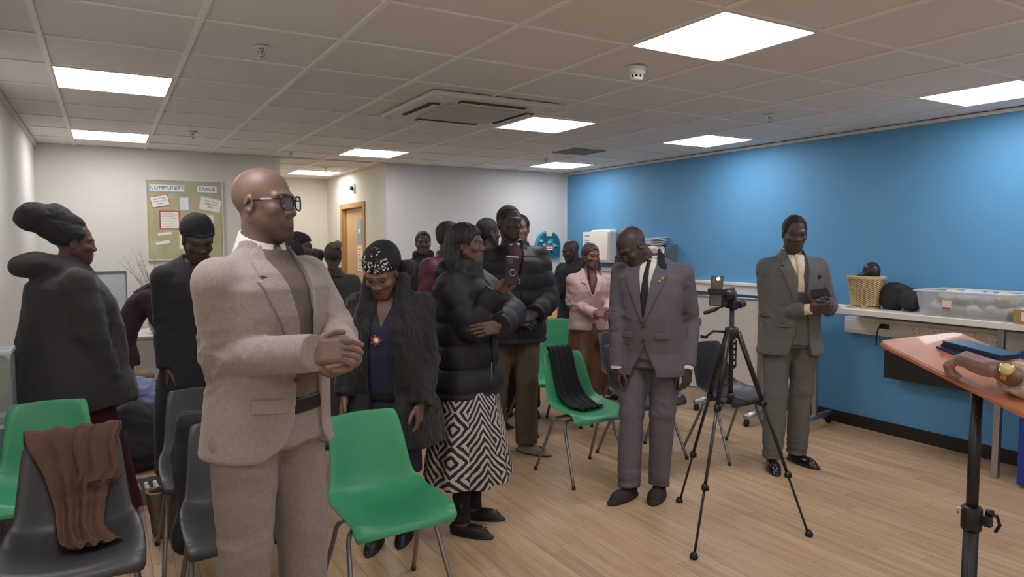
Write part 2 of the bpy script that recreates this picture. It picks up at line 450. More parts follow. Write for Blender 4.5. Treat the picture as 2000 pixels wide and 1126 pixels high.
rp = random.Random(5); planks = []
PW = .098
i = 0; x = X0
while x < X1:
    y = YF - rp.random() * .9
    while y < YB:
        L_ = .9 if rp.random() < .8 else .6
        a, b = max(y, YF), min(y + L_, YB)
        if b - a > .02: planks.append((x, min(x + PW, X1), a, b))
        y += L_
    x += PW
x = CX0
while x < CX1:
    planks += [(x, min(x + PW, CX1), YB, YB + .9), (x, min(x + PW, CX1), YB + .9, YC)]; x += PW
def seen(pl):
    c = np.array([(pl[0] + pl[1]) / 2, (pl[2] + pl[3]) / 2, -HC]); d = c @ FWD
    if d < .6: return 0
    u_, v_ = 1000 + F_PX * (c @ RGT) / d, 563 - F_PX * (c @ UPV) / d
    if not (-60 < u_ < 2060 and v_ < 1190): return 0
    return 1 / d ** 2
planks.sort(key=seen, reverse=True)
pl_me = {}
for k, pl in enumerate(planks[:295]):
    ky = (round(pl[1] - pl[0], 3), round(pl[3] - pl[2], 3))
    if ky not in pl_me: pl_me[ky] = MB().box((.0009, .0009, -.004), (ky[0] - .0009, ky[1] - .0009, 0)).mesh('floor_plank'); pl_me[ky].materials.append(m_floor)
    link('floor_plank', pl_me[ky], None, flo, (pl[0], pl[2], 0))
rest = MB()
for pl in planks[295:]: rest.box((pl[0] + .0006, pl[2] + .0006, -.004), (pl[1] - .0006, pl[3] - .0006, 0))
tag(rest.build('floor_planks', m_floor, flo), kind='stuff')

# door in the corridor
m_dwood = mat('door_veneer', 'cfa877', .45, var=.08, vscale=3, stretch=(1, 1, .08))
m_fwood = mat('door_frame_wood', 'b98f5f', .45, var=.1, vscale=4, stretch=(1, 1, .1))
m_dark = mat('dark_gap', '3a302a', .8)
fr = MB()
for a, b in ((DY0, DY0 + .07), (DY1 - .07, DY1)): fr.box((CX1 - .018, a, 0), (CX1 + T, b, DZ))
fr.box((CX1 - .018, DY0 + .07, DZ - .07), (CX1 + T, DY1 - .07, DZ))
fr.box((CX1 + .02, DY0 + .07, 0), (CX1 + .05, DY0 + .09, DZ - .07)).box((CX1 + .02, DY1 - .09, 0), (CX1 + .05, DY1 - .07, DZ - .07))
dr = struct('door_1', MB().box((CX1 + .05, DY0 + .072, .005), (CX1 + .094, DY1 - .072, DZ - .075)), m_dwood, .002)
fr.build('door_frame', m_fwood, dr, .004)
m_chrome = mat('chrome', 'c9c9cc', .22, 1.)
hd = MB().tube([(CX1 + .05, DY0 + .13, 1.0), (CX1 - .0, DY0 + .13, 1.0), (CX1 - .0, DY0 + .25, 1.0)], .009).lathe([(.024, 0), (.024, .006)], (0, 0, 0), 16, Matrix.Translation((CX1 + .05, DY0 + .13, 1.0)) @ Matrix.Rotation(-math.pi / 2, 4, 'Y'))
hd.build('door_handle', m_chrome, dr)
m_white = mat('white_plastic', 'e9e7e0', .4)
m_paper = mat('paper', 'ece9e2', .8)
m_ink = mat('ink', '3c3a3c', .8)
m_signb = mat('blue_grey_sign', '8fa9b8', .5)
sg = thing('door_sign', 'blue grey sign plate on the wooden corridor door', 'sign', (CX1 + .05, 9.13, 1.58))
MB().box((-.004, -.09, 0), (0, .09, .32)).build('plate', m_signb, sg)
MB().box((-.005, -.04, .14), (-.0042, .04, .19)).build('lettering', m_white, sg)
nt = thing('door_notice', 'white printed notice below the sign on the wooden corridor door', 'notice', (CX1 + .05, 9.13, 1.2))
MB().box((-.003, -.09, 0), (0, .09, .34)).build('sheet', m_paper, nt)
ln = MB()
for k in range(8): ln.box((-.004, -.06 + .01 * (k % 3), .03 + k * .037), (-.0032, .06, .042 + k * .037))
ln.build('printed_lines', mat('grey_ink', '8a8886', .8), nt)
# ------------------------------------------------------------------ things fixed to ceiling and walls
Rz = lambda a: Matrix.Rotation(a, 4, 'Z')
m_ac = mat('cassette_plastic', 'dedad4', .45)
m_slot = mat('slot_dark', '3b3836', .6)
m_inl = mat('intake_grille', 'c4c0ba', .6)
ac = thing('air_conditioner', 'white square four-way air conditioning cassette set in the ceiling', 'air conditioner', (2.24, 4.43, CEIL - .045))
MB().box((-.475, -.475, .01), (.475, .475, .045)).build('face_panel', m_ac, ac, .014)
MB().box((-.27, -.27, -.004), (.27, .27, .012)).build('intake_panel', m_inl, ac, .006)
for k in range(4):
    mb = MB().box((-.24, .325, .003), (.24, .40, .012), Rz(k * math.pi / 2)); o = mb.build('air_slot', m_slot, ac)
    MB().box((-.235, .34, -.004), (.235, .372, .002), Rz(k * math.pi / 2) @ Matrix.Rotation(-.0, 4, 'X')).build('louvre', m_ac, o, .002)
    MB().box((.40, .40, .0), (.46, .46, .012), Rz(k * math.pi / 2)).build('corner_cover', m_ac, ac, .004)
det = thing('smoke_detector', 'white round smoke detector between the large ceiling light and the cassette', 'smoke detector', (2.485, 2.925, CEIL))
MB().lathe([(.052, 0), (.055, -.012), (.05, -.02)]).build('base', m_white, det)
MB().lathe([(.046, -.018), (.05, -.028), (.046, -.038), (.032, -.045)]).build('body', m_white, det)
sl = MB()
for k in range(10): sl.box((.034, -.004, -.062), (.038, .004, -.044), Rz(k * math.pi / 5))
sl.lathe([(.036, -.060), (.034, -.070), (.02, -.074)]).build('sensor_cage', m_white, det)
MB().lathe([(.028, -.045), (.028, -.06)]).build('sensor', m_slot, det)
def sprinkler(x, y, lab):
    t = thing('sprinkler_head', lab, 'sprinkler', (x, y, CEIL), 0, 'ceiling sprinkler heads')
    MB().lathe([(.036, 0), (.038, -.006), (.03, -.008)]).build('escutcheon', m_white, t)
    MB().lathe([(.012, -.006), (.012, -.022)]).tube([(-.012, 0, -.02), (-.016, 0, -.04), (-.006, 0, -.052)], .0025, 6).tube([(.012, 0, -.02), (.016, 0, -.04), (.006, 0, -.052)], .0025, 6).lathe([(.004, -.022), (.004, -.05)], (0, 0, 0), 8).build('frame', m_chrome, t)
    MB().lathe([(.018, -.052), (.02, -.055)]).build('deflector', m_chrome, t)
sprinkler(.68, 3.527, 'sprinkler head on the ceiling nearest the camera at upper left')
sprinkler(.68, 6.527, 'small sprinkler head on the ceiling in front of the notice board')
sprinkler(4.281, 3.527, 'small sprinkler head on the ceiling between the lights beside the blue wall')
q = PZ(1066, 310, CEIL); sprinkler(q.x, q.y, 'small sprinkler head just before the farthest ceiling light by the blue wall')
q = PZ(636, 327, CEIL); sprinkler(q.x, q.y, 'small sprinkler head on the corridor ceiling before its light')
q = PZ(568, 297, CEIL); sprinkler(q.x, q.y, 'tiny sprinkler head at the mouth of the corridor')
vt = thing('ceiling_vent', 'dark square vent grille in a ceiling tile near the far blue corner', 'vent', (4.281, 5.927, CEIL - .003))
MB().box((-.25, -.25, 0), (.25, .25, .008)).build('frame', m_ac, vt)
MB().box((-.2, -.2, -.003), (.2, .2, .002)).build('backing', m_slot, vt)
for k in range(9): MB().box((-.2, -.198 + k * .045, -.007), (.2, -.178 + k * .045, -.002)).build('slat', mat('vent_slat', '8a8784', .5), vt)
al = thing('alarm_sounder', 'small white alarm sounder high on the corridor wall above the door', 'alarm', (CX1, 9.17, 2.31))
MB().box((-.02, -.05, -.06), (0, .05, .06)).build('back_plate', m_white, al, .004)
MB().lathe([(.028, 0), (.03, .03), (.012, .04)], (0, 0, 0), 16, Matrix.Translation((-.02, 0, 0)) @ Matrix.Rotation(-math.pi / 2, 4, 'Y')).build('lens', m_slot, al)

# notice board
m_cork = mat('buff_board_paper', 'b5ad88', .85, var=.1, vscale=6)
m_ltblue = mat('pale_blue_card', '8fb6cc', .8)
m_red = mat('red_card', 'c24a4a', .8)
m_yell = mat('pale_yellow_card', 'd8d79c', .8)
m_trimw = mat('board_trim', 'd6d0b8', .6)
nb = thing('notice_board', 'buff noticeboard reading COMMUNITY SPACE on the white back wall', 'notice board', (.735, YB, 1.82))
BW, BH = .35, .40
MB().box((-BW, -.02, -BH), (BW, 0, BH)).build('board', m_cork, nb)
fb = MB()
for a, b in (((-BW - .012, -.028, -BH), (-BW, 0, BH)), ((BW, -.028, -BH), (BW + .012, 0, BH)), ((-BW - .012, -.028, BH), (BW + .012, 0, BH + .012)), ((-BW - .012, -.028, -BH - .012), (BW + .012, 0, -BH))): fb.box(a, b)
fb.build('frame', m_trimw, nb)
def card(x, z, w_, h_, m1, m2, rot=0., txt=None, size=.03, lines=0, b=.012, name='card'):
    Mx = Matrix.Translation((x, -.021, z)) @ Matrix.Rotation(-rot, 4, 'Y')
    o = MB().box((-w_ / 2, -.002, -h_ / 2), (w_ / 2, 0, h_ / 2)).build(name, m1, nb); o.matrix_local = Mx
    MB().box((-w_ / 2 + b, -.0034, -h_ / 2 + b), (w_ / 2 - b, -.002, h_ / 2 - b)).build('sheet', m2, o)
    for k, s in enumerate(txt or []):
        text('lettering', s, size, m_ink, o, axes((0, -.0038, (len(txt) - 1) * size * .62 - k * size * 1.25), (1, 0, 0), (0, -1, 0)), 0.0)
    if lines:
        mb = MB(); r = random.Random(int(x * 100))
        for k in range(lines): mb.box((-w_ / 2 + b * 1.8, -.0042, h_ / 2 - b * 2 - k * (h_ - 3 * b) / lines - .003), (w_ / 2 - b * 1.8 - r.random() * .04, -.0036, h_ / 2 - b * 2 - k * (h_ - 3 * b) / lines))
        mb.build('printed_lines', mat('grey_ink', '8a8886', .8), o)
    return o
card(-.165, .325, .34, .088, m_ltblue, m_paper, 0, ['COMMUNITY'], .052, name='heading_card')
card(.21, .325, .21, .088, m_ltblue, m_paper, 0, ['SPACE'], .056, name='heading_card')
card(-.235, .19, .17, .115, m_red, m_paper, .2, ['ABOUT THE', 'COMMUNITY', 'SPACE'], .021, b=.006)
card(-.15, .0, .19, .19, m_red, m_paper, 0, lines=9, b=.012)
card(-.01, .17, .10, .15, m_ltblue, m_paper, 0, lines=6)
card(.24, .165, .21, .14, m_yell, m_paper, -.2, ['MEET YOUR', 'COMMUNITY', 'TEAM'], .024, b=.008)
card(.22, .0, .10, .12, m_yell, m_paper, 0, lines=5, b=.01)
card(-.2, -.14, .13, .03, m_yell, m_paper, .12, b=.003, name='label_strip')
card(-.22, -.23, .13, .035, m_yell, m_paper, .2, b=.003, name='label_strip')
card(.05, -.2, .24, .2, m_yell, m_paper, 0, lines=8, b=.012)

# first aid wall kit
m_teal = mat('teal_plastic', '1f9fb8', .25, coat=.5)
m_teald = mat('teal_dark_pouch', '155f74', .4)
kt = thing('first_aid_kit', 'teal arched first aid wall kit on the white wall beside the blue corner', 'first aid kit', (5.21, YB, 1.555))
def arch(w_, h_, n=16):
    return [(-w_ / 2 * .95, 0, -h_ / 2), (w_ / 2 * .95, 0, -h_ / 2)] + [(w_ / 2 * math.cos(a) ** .8 if math.cos(a) > 0 else -w_ / 2 * (-math.cos(a)) ** .8, 0, -h_ * .1 + h_ * .6 * math.sin(a)) for a in [math.pi * k / n for k in range(n + 1)]]
MB().slab(arch(.40, .36), (0, -.05, 0)).build('shell', m_teal, kt, .01)
MB().slab([(x * .9, y - .045, z * .9) for x, y, z in arch(.40, .36)], (0, -.012, 0)).build('cover', m_teald, kt, .006)
MB().slab([(-.06, -.05, .19), (.06, -.05, .19), (.04, -.05, .11), (-.04, -.05, .11)], (0, -.02, 0)).build('clasp', mat('cream_plastic', 'ddd2bc', .5), kt, .004)
r = random.Random(3)
for k in range(12):
    x, z = r.uniform(-.13, .13), r.uniform(-.11, .08)
    MB().box((x - .03, -.066, z - .015), (x + .03, -.056, z + .015)).build('pouch', m_teal if k % 3 else mat('pale_teal', '7fd0dc', .4), kt, .003)
lb = MB().slab([(math.cos(a) * .075, -.068, -.04 + math.sin(a) * .03) for a in [2 * math.pi * k / 16 for k in range(16)]], (0, -.003, 0)).build('label', m_red, kt)
MB().box((-.07, -.072, -.075), (.05, -.068, -.06)).build('lettering', m_paper, kt)
MB().box((-.05, -.072, -.044), (.05, -.0705, -.032)).build('lettering', m_paper, kt)

# dispenser, notices, file rack on the blue wall
m_disp = mat('dispenser_plastic', 'e9e4d8', .35)
dp = thing('towel_dispenser', 'white paper towel dispenser on the blue wall left of the bald man in grey', 'dispenser', (X1, 7.05, 1.53))
yz = [(-.20, -.205), (.19, -.205), (.205, .17), (.17, .21), (-.17, .215), (-.21, .19)]
MB().slab([(0, y, z) for y, z in yz], (-.13, 0, 0)).build('housing', m_disp, dp, .02, seg=3)
MB().slab([(-.128, y * .92, z * .9 + .01) for y, z in yz], (-.012, 0, 0)).build('front_cover', m_disp, dp, .012)
MB().slab([(-.1405, .07 + math.cos(a) * .018 * (1 if math.sin(a) < 0 else .8 * (1 - math.sin(a) * .9)), -.10 + math.sin(a) * (.02 if math.sin(a) < 0 else .06)) for a in [2 * math.pi * k / 14 for k in range(14)]], (-.002, 0, 0)).build('level_window', m_slot, dp)
MB().box((-.12, -.15, -.215), (-.02, .15, -.2)).build('outlet', m_slot, dp)
n1 = thing('wall_notice', 'small printed notice on the blue wall left of the towel dispenser', 'notice', (X1, 7.45, 1.60))
MB().box((-.004, -.11, -.14), (0, .11, .12)).build('sheet', m_paper, n1)
mb = MB()
for z in (.06, .0, -.03, -.07): mb.box((-.005, -.08, z), (-.0042, .07, z + .015))
mb.build('printed_lines', mat('grey_ink', '8a8886', .8), n1)
n2 = thing('wall_poster', 'large white sheet on the blue wall under the towel dispenser', 'notice', (X1, 7.0, 1.12))
MB().box((-.004, -.18, -.14), (0, .2, .14)).build('sheet', m_paper, n2)
mb = MB()
for z in (.08, .04, .0, -.05): mb.box((-.005, -.13, z), (-.0042, .14, z + .012))
mb.build('printed_lines', mat('grey_ink', '8a8886', .8), n2)
m_grey = mat('grey_rack', '5f6a70', .5)
fr_ = thing('wall_rack', 'grey wall rack stuffed with papers and cloths behind the bald man in grey', 'rack', (X1, 6.02, 1.5))
MB().box((-.16, -.24, -.28), (-.15, .24, -.02)).box((-.16, -.24, -.28), (0, -.23, .06)).box((-.16, .23, -.28), (0, .24, .06)).box((-.16, -.24, -.28), (0, .24, -.27)).build('pocket', m_grey, fr_, .003)
m_cloth = mat('cream_cloth', 'ddd5bf', .9, bump=.3, scale=25)
towel = Shape().add(ell((-.09, .03, .0), (.06, .17, .05), (0, .1, .05))).add(ell((-.12, .0, -.05), (.05, .2, .05)), .03).add(ell((-.13, -.12, -.06), (.03, .07, .06)), .02)
tw = sdf_obj('folded_towel', towel, .009, m_cloth, None, [(.008, 9, (1, 1, 3))]); tw.location = (X1 - .006, 6.03, 1.5)
tag(tw, 'crumpled cream cloth hanging over the grey wall rack', 'towel')
for k in range(5):
    pp = MB().slab([(-.13 + .004 * k, -.14 + .02 * k, .05 + .018 * k), (-.13, .18 - .01 * k, .06 + .018 * k), (-.01, .17, .05 + .02 * k), (-.01, -.1 - .01 * k, .06 + .02 * k)], (0, 0, .006)).build('folded_paper', m_paper if k % 2 else mat('pale_grey_paper', 'c9cdca', .8), None)
    pp.location = (X1 - .003, 6.05, 1.5)
    tag(pp, ['bottom', 'second lowest', 'middle', 'second highest', 'topmost'][k] + ' folded sheet of the pile in the grey wall rack', 'paper', 'sheets on the wall rack')

# whiteboards on castors before the blue wall, wall trunking
m_trunk = mat('trunking_plastic', 'e4e0d6', .4)
tr = thing('wall_trunking', 'long white cable trunking running low on the blue wall under the counter', 'trunking', (X1, 0, .885))
MB().box((-.06, -1.5, -.07), (0, 3.68, .07)).build('housing', m_trunk, tr, .006)
MB().box((-.066, -1.5, -.045), (-.06, 3.67, .045)).build('cover', m_trunk, tr, .003)
for y in (3.08, 2.92, 2.68, 2.5):
    s = MB().box((-.078, y - .045, -.04), (-.066, y + .045, .04)).build('socket', m_white, tr, .003)
    h = MB()
    for dy, dz in ((0, .018), (-.012, -.012), (.012, -.012)): h.box((-.080, y + dy - .003, dz - .004), (-.0775, y + dy + .003, dz + .004))
    h.build('holes', m_slot, s)
MB().tube(curve_pts([(-.09, 3.32, .02), (-.13, 3.33, .01), (-.14, 3.34, -.06), (-.11, 3.36, -.14)]), .006, 8).box((-.11, 3.28, -.0), (-.066, 3.34, .035)).build('plug', m_black, tr)
m_alu = mat('aluminium', 'b9babd', .35, .9)
m_wb = mat('whiteboard_white', 'e3ded6', .3, coat=.3)
m_cast = mat('castor_black', '1d1b1a', .5)
def whiteboard(lab, c, yawz, wd, z0, z1, tilt=0.):
    t = thing('mobile_whiteboard', lab, 'whiteboard', c, yawz, 'mobile whiteboards')
    MB().box((-wd / 2, -.012, z0), (wd / 2, .012, z1)).build('board', m_wb, t)
    f = MB()
    for a, b in (((-wd / 2 - .012, -.018, z0), (-wd / 2 + .006, .018, z1)), ((wd / 2 - .006, -.018, z0), (wd / 2 + .012, .018, z1)), ((-wd / 2 - .012, -.018, z1), (wd / 2 + .012, .018, z1 + .02)), ((-wd / 2 - .012, -.018, z0 - .02), (wd / 2 + .012, .018, z0))): f.box(a, b)
    f.build('frame', m_alu, t, .003)
    for s in (-1, 1):
        MB().box((s * wd / 2 + s * .03 - .018, -.02, .1), (s * wd / 2 + s * .03 + .018, .02, z1 - .12)).build('post', m_alu, t, .004)
        MB().tube([(s * (wd / 2 + .03), -.28, .085), (s * (wd / 2 + .03), .28, .085)], .026, 14).build('foot_bar', m_alu, t)
        for e in (-1, 1):
            MB().lathe([(.03, -.014), (.03, .014)], (0, 0, 0), 16, Matrix.Translation((s * (wd / 2 + .03), e * .26, .03)) @ Matrix.Rotation(math.pi / 2, 4, 'Y')).box((s * (wd / 2 + .03) - .006, e * .26 - .012, .03), (s * (wd / 2 + .03) + .006, e * .26 + .012, .065)).build('castor', m_cast, t)
    return t
# board seen face on between the bald man and the right-hand man
whiteboard('large mobile whiteboard on castors against the blue wall behind the tripod', (4.86, 4.62, 0), math.radians(104), .95, .22, 1.07)
whiteboard('second mobile whiteboard standing closer to the blue wall behind the right-hand man', (5.12, 4.25, 0), math.radians(100), .95, .3, 1.05)
rl = thing('wall_ledge', 'white moulded ledge along the blue wall above the mobile whiteboards', 'ledge', (X1, 0, 1.12))
MB().box((-.06, 4.0, -.06), (0, 7.2, .06)).build('body', m_trunk, rl, .006)
MB().box((-.075, 4.0, .03), (-.06, 7.2, .06)).build('lip', m_trunk, rl, .004)

# counter
m_shelf = mat('white_laminate', 'efeadf', .35, coat=.2)
cn = thing('counter', 'white wall counter along the blue wall carrying the basket and plastic box', 'counter', (X1 - .004, 0, 1.06))
MB().box((-.46, -1.8, -.045), (0, 3.62, 0)).build('worktop', m_shelf, cn, .004)
for y in (2.31, .8): MB().box((-.42, y - .02, -1.06), (-.38, y + .02, -.045)).build('leg', m_alu, cn, .003)
pn = thing('metal_box', 'black metal box fixed to the blue wall under the counter behind the lectern', 'box', (X1, 0, 0))
pA, pB = PX(1730, 688, X1 - .16), PX(1850, 700, X1 - .16)
MB().box((-.16, 2.62, .50), (0, 3.26, .72)).build('body', mat('dark_metal', '2a2726', .5), pn, .003)
MB().box((-.165, 2.63, .70), (-.155, 3.25, .725)).build('lid', mat('dark_metal', '2a2726', .5), pn, .002)
m_crate = mat('blue_crate_plastic', '22409a', .4)
cr_ = thing('plastic_crate', 'blue plastic crate on the floor under the counter at the right edge', 'crate', (5.25, 1.95, 0))
MB().box((-.2, -.2, .02), (.2, .2, .85)).build('body', m_crate, cr_, .01)
MB().box((-.21, -.21, .8), (.21, .21, .9)).build('rim', m_crate, cr_, .01)

# things on the counter
m_wick = mat('wicker', 'cdb185', .7, var=.15, vscale=60)
bx, by = 5.27, 3.36
bk = thing('wicker_basket', 'round woven wicker basket on the counter beside the right-hand man', 'basket', (bx, by, 1.06))
RB, RT_, HB = .098, .135, .255
MB().lathe([(RB - .006, .004), (RT_ - .008, HB - .01), (RT_ - .016, HB - .01), (RB - .014, .02), (0.001, .02)], n=32).build('wall', mat('wicker_dark', 'a98a5e', .8), bk)
# chevron weave: short strands
wv = MB(); NS = 28
for a in range(NS):
    for b in range(15):
        z = .012 + b * .016; t0 = 2 * math.pi * (a + .0) / NS; t1 = 2 * math.pi * (a + 1) / NS; up = .014 if a % 8 < 4 else -.014
        za, zb = z + (a % 4) * up * (1), z + (a % 4 + 1) * up
        if a % 8 >= 4: za += .056; zb += .056
        za, zb = [.01 + (q_ - .01) % (HB - .03) for q_ in (za, zb)]
        if abs(za - zb) > .05: continue
        ra, rb_ = [RB + (RT_ - RB) * q_ / HB + .002 for q_ in (za, zb)]
        wv.tube([(ra * math.cos(t0), ra * math.sin(t0), za), ((ra + rb_) / 2 * 1.03 * math.cos((t0 + t1) / 2), (ra + rb_) / 2 * 1.03 * math.sin((t0 + t1) / 2), (za + zb) / 2), (rb_ * math.cos(t1), rb_ * math.sin(t1), zb)], .0055, 5, False)
tag(wv.build('weave', m_wick, bk), kind='stuff')
for z, r_ in ((.006, RB + .004), (HB - .004, RT_ + .004), (HB - .016, RT_ + .002)):
    MB().tube([(r_ * math.cos(a), r_ * math.sin(a), z) for a in [2 * math.pi * k / 32 for k in range(32)]], .007, 8, closed=True).build('rim', m_wick, bk)
m_bag = mat('black_nylon', '1f1d1f', .75, bump=.2, scale=30)
cp = sdf_obj('folded_bag', Shape().add(ell((.0, -.03, .02), (.055, .07, .07), (.4, 0, 0))).add(ell((0, .0, -.02), (.05, .09, .03)), .02), .006, mat('black_leather', '262326', .35, bump=.15, scale=30), None, [(.003, 12, (1, 1, 1))])
cp.location = (bx, by - .01, 1.06 + HB + .025); tag(cp, 'black rounded pouch poking out of the wicker basket', 'pouch')
pd = MB().box((-.004, -.02, 0), (.004, .02, .19)).build('wooden_paddle', mat('grey_wood', '6f6359', .6), None, .002); pd.location = (bx - .0, by + .055, 1.21); pd.rotation_euler = (.3, 0, 0)
tag(pd, 'flat grey stick leaning out of the wicker basket', 'stick')
bp_ = Shape().add(ell((0, .06, .10), (.09, .10, .12))).add(ell((-.01, -.09, .085), (.09, .09, .09)), .02).add(ell((0, .03, .16), (.07, .09, .05)), .02).clip(prism([(-9, .002), (9, .002), (9, 9), (-9, 9)]))
bag = sdf_obj('backpack', bp_, .007, m_bag, None, [(.006, 8, (1, 1, 1))]); bag.location = (5.32, 3.11, 1.06)
tag(bag, 'crumpled black bag on the counter between the basket and the plastic box', 'bag')
b2 = sdf_obj('black_pouch', Shape().add(ell((0, 0, .04), (.06, .08, .045))).clip(prism([(-9, .002), (9, .002), (9, 9), (-9, 9)])), .007, m_bag, None, [(.004, 12, (1, 1, 1))]); b2.location = (5.45, 3.52, 1.06)
tag(b2, 'small black pouch behind the wicker basket', 'pouch')
kb = thing('booklet', 'white spiral booklet lying at the counter end by the right-hand man', 'booklet', (5.2, 3.53, 1.06))
MB().box((-.10, -.07, 0), (.10, .07, .012)).build('pages', m_paper, kb)
bb = MB()
for k in range(12): bb.box((-.102, -.065 + k * .0115, .002), (-.099, -.059 + k * .0115, .014))
bb.build('spiral_binding', m_ink, kb)
# clear storage box
def clear_mat(name, c, a):
    m = mat(name, c, .25, coat=.0); b = m.node_tree.nodes['Principled BSDF']; b.inputs['Alpha'].default_value = a; return m
m_clear = clear_mat('clear_plastic', 'cdd3d6', .34); m_rim = clear_mat('frosted_plastic', 'dfe6ea', .75)
sb = thing('storage_box', 'long clear plastic storage box full of folded textiles on the counter', 'box', (5.29, 2.56, 1.06))
ww, ll, hh = .19, .31, .185
w1, l1 = ww - .02, ll - .03
V = [(-w1, -l1, .004), (w1, -l1, .004), (w1, l1, .004), (-w1, l1, .004), (-ww, -ll, hh), (ww, -ll, hh), (ww, ll, hh), (-ww, ll, hh)]
o = MB().add(V, [(0, 3, 2, 1), (0, 1, 5, 4), (1, 2, 6, 5), (2, 3, 7, 6), (3, 0, 4, 7)]).build('tub', m_clear, sb); md = o.modifiers.new('solid', 'SOLIDIFY'); md.thickness = .003
rm = MB()
for a, b in (((-ww - .014, -ll - .014, hh - .016), (-ww + .004, ll + .014, hh)), ((ww - .004, -ll - .014, hh - .016), (ww + .014, ll + .014, hh)), ((-ww, -ll - .014, hh - .016), (ww, -ll + .004, hh)), ((-ww, ll - .004, hh - .016), (ww, ll + .014, hh))): rm.box(a, b)
rm.build('rim', m_rim, sb, .004)
MB().box((-ww + .003 - .004, .06, .05), (-ww + .006 - .004, .12, .12)).build('label', m_white, sb)
MB().box((-ww - .0022, .062, .055), (-ww - .0012, .118, .07)).build('label_stripe', m_red, sb)
r = random.Random(8)
for k, (y, z, c, s) in enumerate([(-.24, .06, 'b9ad99', .12), (-.08, .05, 'cfc4ae', .12), (.08, .055, 'b5a88f', .12), (.22, .06, 'c8bda8', .11), (-.16, .12, 'a9b3bd', .1), (.02, .13, 'b8bfc8', .1), (.17, .125, 'cdbfa5', .1), (-.27, .13, 'c9b9a0', .07)]):
    o = sdf_obj('folded_cloth', Shape().add(ell((0, 0, 0), (.13, s, .052), (0, 0, r.uniform(-.3, .3)))).add(ell((0, s * .4, .01), (.10, s * .5, .04)), .03), .009, mat('cloth_%s' % c, c, .9, bump=.2, scale=30), None, [(.010, 7, (1, 1, 1))])
    o.location = (5.28, 2.56 + y * .82, 1.06 + z)
    tag(o, ['dull beige textile low in the clear storage box at its right end', 'cream textile low in the clear storage box right of its middle', 'tan textile low in the clear storage box behind the small label', 'cream textile low in the clear storage box at its basket end', 'grey textile heaped high in the clear storage box at its right', 'grey-blue textile heaped highest in the middle of the clear storage box', 'sandy textile heaped high in the clear storage box near the black bag', 'small sandy textile high in the clear storage box at the cardboard box end'][k], 'textile', ['textiles low in the storage box', 'textiles high in the storage box'][k > 3])
m_card = mat('cardboard', 'b08e62', .8)
cb = thing('cardboard_box', 'brown cardboard box with white address label on the counter at the right edge', 'box', (5.16, 2.07, 1.06), -.05)
MB().box((-.09, -.16, 0), (.09, .15, .095)).build('carton', m_card, cb, .002)
MB().box((-.0915, .02, .02), (-.0902, .10, .08)).build('address_label', m_paper, cb)
MB().box((-.0925, .03, .03), (-.0916, .045, .045)).build('printed_block', m_ink, cb)
MB().box((-.06, -.15, .095), (.08, .12, .097)).build('sheet', m_paper, cb)

# lectern
m_lect = mat('cherry_laminate', 'b06c4a', .42, var=.12, vscale=4, stretch=(1, 6, 1), coat=.12)
m_blkm = mat('black_metal', '1b1919', .4)
A, B_, C_ = P(1712, 664, 2.16), P(1871, 646, 2.33), P(1992, 800, 1.80)
ex = (B_ - A).normalized(); ey = (C_ - A); ey = (ey - ex * ey.dot(ex)).normalized(); ez = ex.cross(ey)
if ez.z < 0: ez = -ez
LW, LD = (B_ - A).length, .50
lt = thing('lectern', 'height-adjustable lectern with tilted cherry wood top on a black pole', 'lectern', (0, 0, 0))
pc = A + ex * LW * .5 + ey * LD * .45
pc = P(1908, 775, 2.06); 
lt.location = (pc.x, pc.y, 0); L0 = Vector((pc.x, pc.y, 0))
def rrect(w_, h_, r_, n=5):
    out = []
    for cx, cy, a0 in ((w_ - r_, h_ - r_, 0), (r_, h_ - r_, 90), (r_, r_, 180), (w_ - r_, r_, 270)):
        for k in range(n + 1):
            a = math.radians(a0 + 90 * k / n); out.append((cx + r_ * math.cos(a), cy + r_ * math.sin(a)))
    return out
pts = [A + ex * x + ey * y - L0 for x, y in rrect(LW, LD, .035)]
MB().slab(pts, -ez * .016).build('top', m_lect, lt, .005)
zt = (A + ex * LW * .5 + ey * LD * .45).z
tc_ = A + ex * LW * .5 + ey * LD * .42
hz = (pc - L0).z
# under-side plate and pole
MB().slab([A + ex * x + ey * y - L0 - ez * .016 for x, y in ((LW * .3, LD * .3), (LW * .75, LD * .3), (LW * .75, LD * .7), (LW * .3, LD * .7))], -ez * .012).build('mounting_plate', m_blkm, lt)
# height of the top's plane above the pole
den = ez.z; ztop = A.z - ((pc.x - A.x) * ez.x + (pc.y - A.y) * ez.y) / den
MB().tube([(0, 0, .6), (0, 0, ztop - .02)], .016, 20).build('pole', m_blkm, lt)
MB().tube([(0, 0, .02), (0, 0, .78)], .0205, 20).build('outer_pole', m_blkm, lt)
MB().lathe([(.027, .735), (.028, .74), (.028, .80), (.024, .805)]).box((.0, -.05, .755), (.02, -.02, .785)).build('clamp_collar', m_blkm, lt)
MB().tube([(.02, -.03, .785), (.05, -.045, .78), (.06, -.05, .75), (.045, -.045, .73)], .005, 8).lathe([(.012, 0), (.012, .014)], (.03, -.035, .783)).build('clamp_lever', m_blkm, lt)
MB().tube([(-.03, .01, .80), (-.038, .02, .803), (-.04, .02, .785)], .004, 8).build('safety_pin', m_chrome, lt)
for k in range(7): MB().lathe([(.004, 0), (.004, .003)], (0, 0, 0), 10, Matrix.Translation((-.0125, -.0105, .86 + .055 * k)) @ Matrix.Rotation(math.radians(-50), 4, 'Z') @ Matrix.Rotation(-math.pi / 2, 4, 'Y') @ Matrix.Identity(4)).build('adjustment_hole', m_slot, lt)
for k in range(4): MB().tube([(0, 0, .05), (.3 * math.cos(k * 1.5708 + .6), .3 * math.sin(k * 1.5708 + .6), .02)], .014, 8).build('foot', m_blkm, lt)
